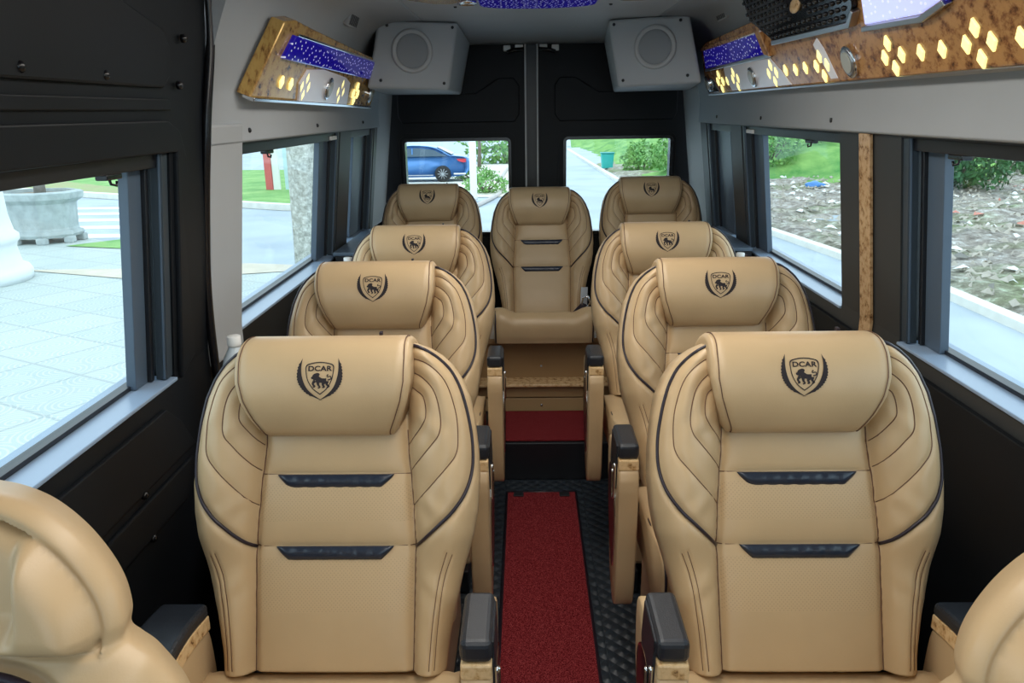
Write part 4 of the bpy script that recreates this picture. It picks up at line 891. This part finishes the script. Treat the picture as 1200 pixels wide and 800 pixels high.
# blue saloon car, tail to the right
car = empty('car', (-4.75, 33.2, gz(33.2)-.04)); tag(car, 'blue saloon car parked beyond the left rear window', 'car')
cblue = simple('car_blue_paint', (.10, .26, .58), .22, .2); cgl = simple('car_glass', (.05, .09, .13), .08)
side = catmull([(2.28, .42), (2.32, .70), (2.24, .96), (1.75, 1.04), (1.55, 1.06), (.95, 1.36), (.2, 1.46), (-.5, 1.40), (-1.15, 1.05), (-1.6, .98), (-2.15, .82), (-2.32, .62), (-2.28, .30), (-1.9, .22), (0, .20), (1.9, .24)], 5, closed=True)
ns = len(side); prof = [(-.84, .90), (-.90, .97), (-.88, 1), (0, 1.), (.88, 1), (.90, .97), (.84, .90)]
V = []; F = []
for wy, sc__ in [(-.80, .93), (-.88, .985), (-.90, 1.), (-.60, 1.01), (0, 1.015), (.60, 1.01), (.90, 1.), (.88, .985), (.80, .93)]:
    for x, z in side:
        tumble = max(0, (z-.95))*.42; yy = wy*(1-tumble); V.append((x*sc__, yy, .75+(z-.75)*sc__))
for i in range(8):
    for k in range(ns): F.append((i*ns+k, i*ns+(k+1) % ns, (i+1)*ns+(k+1) % ns, (i+1)*ns+k))
F.append(list(range(ns))); F.append([8*ns+k for k in range(ns)][::-1])
mesh('body', V, F, cblue, car, True)
bm = bmesh.new(); addprism(bm, [(1.42, -.835, 1.03), (.88, -.735, 1.29), (.2, -.70, 1.37), (-.4, -.715, 1.33), (-1.0, -.83, 1.03)], (0, .05, 0), .01); frombm(bm, 'side_window', cgl, car)
bm = bmesh.new(); addbox(bm, -.02, .03, -.80, -.70, 1.02, 1.36); frombm(bm, 'window_pillar', cblue, car)
bm = bmesh.new(); addprism(bm, [(1.60, -.6, 1.075), (1.60, .6, 1.075), (1.0, .52, 1.365), (1.0, -.52, 1.365)], (.02, 0, .03), .01); frombm(bm, 'rear_window', cgl, car)
tire = simple('tyre', (.02, .02, .022), .8)
for wx in (1.25, -1.4):
    for wy in (-.86, .86):
        bm = bmesh.new(); addlathe(bm, [(.20, -.10), (.31, -.10), (.33, -.07), (.33, .07), (.31, .10), (.20, .10)], 0, 0, 32, 'y'); w = frombm(bm, 'wheel', tire, car, True); w.location = (wx, wy, .33)
        bm = bmesh.new(); addlathe(bm, [(.225, -.095), (.225, -.06), (.215, -.055), (.20, -.03)], 0, 0, 32, 'y')
        addlathe(bm, [(.05, -.12), (.045, -.06)], 0, 0, 12, 'y')
        for k in range(10): a = 2*PI*k/10; addtube(bm, [(0, -.105, 0), (.215*math.cos(a), -.098, .215*math.sin(a))], .016, 5)
        frombm(bm, 'rim', M['steel'], w, False)
bm = bmesh.new(); addprism(bm, [(2.27, -.80, .80), (2.20, -.86, .93), (1.82, -.895, .93), (1.90, -.90, .84), (2.1, -.885, .78)], (.02, -.012, 0), .01); frombm(bm, 'tail_light', simple('tail_lamp_red', (.6, .03, .05), .2), car)
box('sill_trim', -.9, .85, -.905, -.88, .26, .30, M['steel'], car, .004); box('rear_bumper_trim', 1.7, 2.2, -.9, -.86, .30, .36, M['white'], car, .01)

# right side: kerb line, rubble, green bank
line = [(5.9, -12), (5.75, 4), (5.6, 8.5), (5.65, 10.6), (5.4, 13.4), (5.1, 16.6), (4.3, 24), (3.5, 32), (3.3, 65)]
bm = bmesh.new()
for (a, b), (c, d) in zip(line, line[1:]): addprism(bm, [(a, b, gz(b)-.06), (a+.20, b, gz(b)-.06), (a+.20, b, gz(b)+.05), (a, b, gz(b)+.05)], (c-a, d-b, gz(d)-gz(b)))
tag(frombm(bm, 'road_edge', kerb), 'pale concrete edge line of the road beyond the right windows', 'kerb')
LX = lambda y: float(np.interp(y, [p[1] for p in line], [p[0] for p in line]))
def hf(name, xs, ys, zf, mat, kind=None):
    V = [(x, y, zf(x, y)) for y in ys for x in xs]; nx = len(xs); F = [(j*nx+i, j*nx+i+1, (j+1)*nx+i+1, (j+1)*nx+i) for j in range(len(ys)-1) for i in range(nx-1)]
    return mesh(name, V, F, mat, None, True)
from mathutils import noise as mn
def rz_(x, y):
    e = x-LX(y)-.25; return gz(y)-.16+min(.18, max(0, e)*.6)+(mn.noise(Vector((x*.5, y*.5, 0)))*.16+mn.noise(Vector((x*2.1, y*2.1, 3)))*.07+mn.noise(Vector((x*6, y*6, 5)))*.035)*min(1, max(0, e))+.03*max(0, e-4)
m, t_, b = nt('rubble_ground'); n1 = noise(t_, 3.4, 12, .85); n2 = noise(t_, .45, 3, .5)
r1 = ramp(t_, n1.outputs[0], [(.36, (.10, .085, .07)), (.47, (.33, .29, .25)), (.54, (.48, .44, .39)), (.60, (.80, .79, .77))])
r2 = ramp(t_, n2.outputs[0], [(.45, (1, 1, 1)), (.66, (.60, .80, .42))]); mx = t_.nodes.new('ShaderNodeMixRGB'); mx.blend_type = 'MULTIPLY'; mx.inputs[0].default_value = 1
t_.links.new(r1.outputs[0], mx.inputs[1]); t_.links.new(r2.outputs[0], mx.inputs[2]); t_.links.new(mx.outputs[0], b.inputs['Base Color']); b.inputs['Roughness'].default_value = .95; bump(t_, b, n1.outputs[0], .8, .12)
rub = hf('rubble_ground', np.linspace(3.4, 26, 150), np.linspace(-6, 44, 220), rz_, m); struct(rub)
# scattered litter
cols = [((.80, .80, .78), 'white'), ((.10, .28, .62), 'blue'), ((.60, .20, .14), 'reddish'), ((.45, .48, .50), 'grey')]
def litter(n, col, nm, lab, seed, box_):
    R = np.random.default_rng(seed); V = []; F = []
    for i in range(n):
        x, y = R.uniform(box_[0], box_[1]), R.uniform(box_[2], box_[3]); x = max(x, LX(y)+.5); z = rz_(x, y)+.03; s = R.uniform(.05, .20)*(.6 if n > 1000 else 1.); a = R.uniform(0, PI)
        c, s_n = math.cos(a)*s, math.sin(a)*s; k = len(V)
        V += [(x-c, y-s_n, z), (x+s_n*.6, y-c*.6, z+R.uniform(0, .08)), (x+c, y+s_n, z+.01), (x-s_n*.6, y+c*.6, z+R.uniform(0, .06)), (x, y, z+R.uniform(.03, .10))]
        F += [(k, k+1, k+4), (k+1, k+2, k+4), (k+2, k+3, k+4), (k+3, k, k+4)]
    tag(mesh(nm, V, F, simple('litter_'+nm, col, .7)), lab, 'litter', None, 'stuff')
litter(420, (.80, .80, .78), 'paper_litter', 'white scraps of litter scattered over the waste ground', 3, (6, 22, 6, 30)); litter(60, (.55, .20, .15), 'brick_litter', 'reddish broken bits scattered over the waste ground', 5, (10, 22, 16, 28)); litter(160, (.20, .19, .17), 'dark_litter', 'dark scraps scattered over the waste ground', 8, (6, 22, 6, 30))
def bag(x, y, s, lab, seed):
    bm = bmesh.new(); bmesh.ops.create_icosphere(bm, subdivisions=3, radius=1)
    for v in bm.verts: q = 1+.35*mn.noise(v.co*1.7+Vector((seed, 0, 0))); v.co = Vector((v.co.x*s*1.5*q, v.co.y*s*q, max(v.co.z, -.4)*s*.6*q))
    o = frombm(bm, 'plastic_bag', M['bagblue'], None, True); o.location = (x, y, rz_(x, y)+.10); tag(o, lab, 'plastic bag', 'blue bags on the waste ground')
M['bagblue'] = simple('blue_plastic', (.07, .25, .62), .4)
litter(2600, (.42, .38, .32), 'dry_debris', 'small dry brown scraps covering the waste ground', 11, (5.5, 18, 4, 29))
bag(9.6, 26.3, .22, 'blue plastic bag at the foot of the green bank', 1); bag(16.0, 21.9, .30, 'blue plastic bag lying on the waste ground near the dark bushes', 4)
# green bank
FL = [(30, 40), (18.5, 30.5), (12.6, 24.6), (10.0, 27.0), (8.2, 28.5), (5.2, 29.0), (4.4, 33), (4.2, 70)]
def bankz(x, y):
    d = -9.
    P = np.array([x, y]); FLa = np.array(FL[::-1], float)
    dist = float(pdist(np.array([x]), np.array([y]), FLa)[0])
    ylim = float(np.interp(x, FLa[:, 0], FLa[:, 1])); ins = y > ylim
    d = dist if ins else -dist
    return gz(y)-.25+min(1.75, max(-.4, d*.30))+(mn.noise(Vector((x*.4, y*.4, 9)))*.35+mn.noise(Vector((x*1.6, y*1.6, 9)))*.16)*min(1, max(0, d))
bk_ = hf('green_bank', np.linspace(4, 34, 90), np.linspace(22, 75, 110), bankz, M['bank']); tag(bk_, 'overgrown green bank rising behind the waste ground on the right', 'bank')
for i, (x, y, r, a, b_, lab, n, s) in enumerate([
    (9.4, 31, (1.3, 1.0, 1.0), A1, B1, 'green shrub on the bank at the left side of the second right window', 1500, .10),
    (11.5, 32.5, (1.5, 1.0, .8), A1, B1, 'green shrub on the bank at the right side of the second right window', 1500, .10),
    (6.3, 33, (1.2, 1.0, .9), A1, B1, 'green shrub on the bank at the right edge of the right rear window', 1500, .10),
    (5.3, 37, (.9, .9, .8), A1, B1, 'green shrub behind the teal bin', 1200, .10),
    (12.9, 24.0, (1.6, 1.2, 1.3), A2, B2, 'dark bush at the top left of the front right window', 3000, .10),
    (16.3, 28.2, (2.2, 1.2, 1.5), A2, B2, 'dark bush farther right behind the waste ground', 3000, .10),
    (20.4, 30.2, (2.4, 1.2, 1.7), A2, B2, 'dark bush at the right picture edge beyond the window', 3000, .10),
    (15.2, 26.3, (.6, .4, .75), A3, B3, 'small bright green plant in front of the dark bushes', 260, .13)]):
    bush(x, y, r, lab, a, b_, 20+i, n, s, 'shrubs on the bank', bankz(x, y)-gz(y)-.15 if y > 25 else .25)
# teal bin and pale post in the right rear window
tb_ = empty('litter_bin', (3.95, 39, gz(39)+.02)); tag(tb_, 'teal green bin at the road side through the right rear window', 'bin')
bm = bmesh.new(); addprism(bm, [(-.26, -.25, 0), (.26, -.25, 0), (.31, -.25, .70), (-.31, -.25, .70)], (0, .5, 0), .03); frombm(bm, 'bin_body', simple('teal_plastic', (.03, .42, .38), .5), tb_)
box('lid', -.34, .34, -.29, .29, .70, .76, simple('dark_teal', (.02, .30, .28), .5), tb_, .02)
pp = bmesh.new(); addlathe(pp, [(.16, 0), (.14, 4)], 0, 0, 16); pp = frombm(pp, 'pale_pole', M['white'], None, True); pp.location = (7.6, 44, gz(44)); tag(pp, 'pale pole standing in the greenery at the right rear window', 'pole')

# ------------------------------------------------------------------ camera, light, view
P_ = math.atan(270/900.); YAW = math.atan(20*math.cos(P_)/900.); ROLL = math.radians(.9)
cp, sp_ = math.cos(P_), math.sin(P_); cy, sy = math.cos(YAW), math.sin(YAW)
fw = Vector((-sy*cp, cy*cp, -sp_)); rt = Vector((cy, sy, 0)); up = rt.cross(fw); rt2 = rt*math.cos(ROLL)-up*math.sin(ROLL); up2 = rt*math.sin(ROLL)+up*math.cos(ROLL)
cam = bpy.data.cameras.new('camera'); co_ = bpy.data.objects.new('camera', cam); COL.objects.link(co_)
mw = Matrix((rt2, up2, -fw)).transposed().to_4x4(); mw.translation = (-.066, 0, 1.62); co_.matrix_world = mw
cam.sensor_width = 36; cam.lens = 36*900/1200; cam.clip_start = .02; cam.clip_end = 500; sc.camera = co_
w = bpy.data.worlds.new('sky'); sc.world = w; w.use_nodes = True; bg = w.node_tree.nodes['Background']; bg.inputs[0].default_value = (.78, .90, 1., 1); bg.inputs[1].default_value = 2.4
def area(name, loc, rot, sx, sy_, power, col=(1, 1, 1), portal=False):
    l = bpy.data.lights.new(name, 'AREA'); l.shape = 'RECTANGLE'; l.size = sx; l.size_y = sy_; l.energy = power; l.color = col
    if portal: l.cycles.is_portal = True
    o = bpy.data.objects.new(name, l); COL.objects.link(o); o.location = loc; o.rotation_euler = rot; return o
area('ceiling_lamp', (-.02, 1.55, 1.955), (0, 0, 0), .34, 2.5, 16, (1, .94, .84))
area('cab_fill', (-.02, -.3, 1.955), (0, 0, 0), .34, 1.2, 5, (1, .96, .90))  # unseen fill added above the camera, with no fixture of its own
sc.view_settings.view_transform = 'Standard'; sc.view_settings.look = 'None'; sc.view_settings.gamma = 1; sc.view_settings.exposure = 0; sc.view_settings.use_curve_mapping = False
sc.cycles.max_bounces = 10; sc.cycles.diffuse_bounces = 5; sc.cycles.transparent_max_bounces = 12; sc.cycles.use_denoising = True
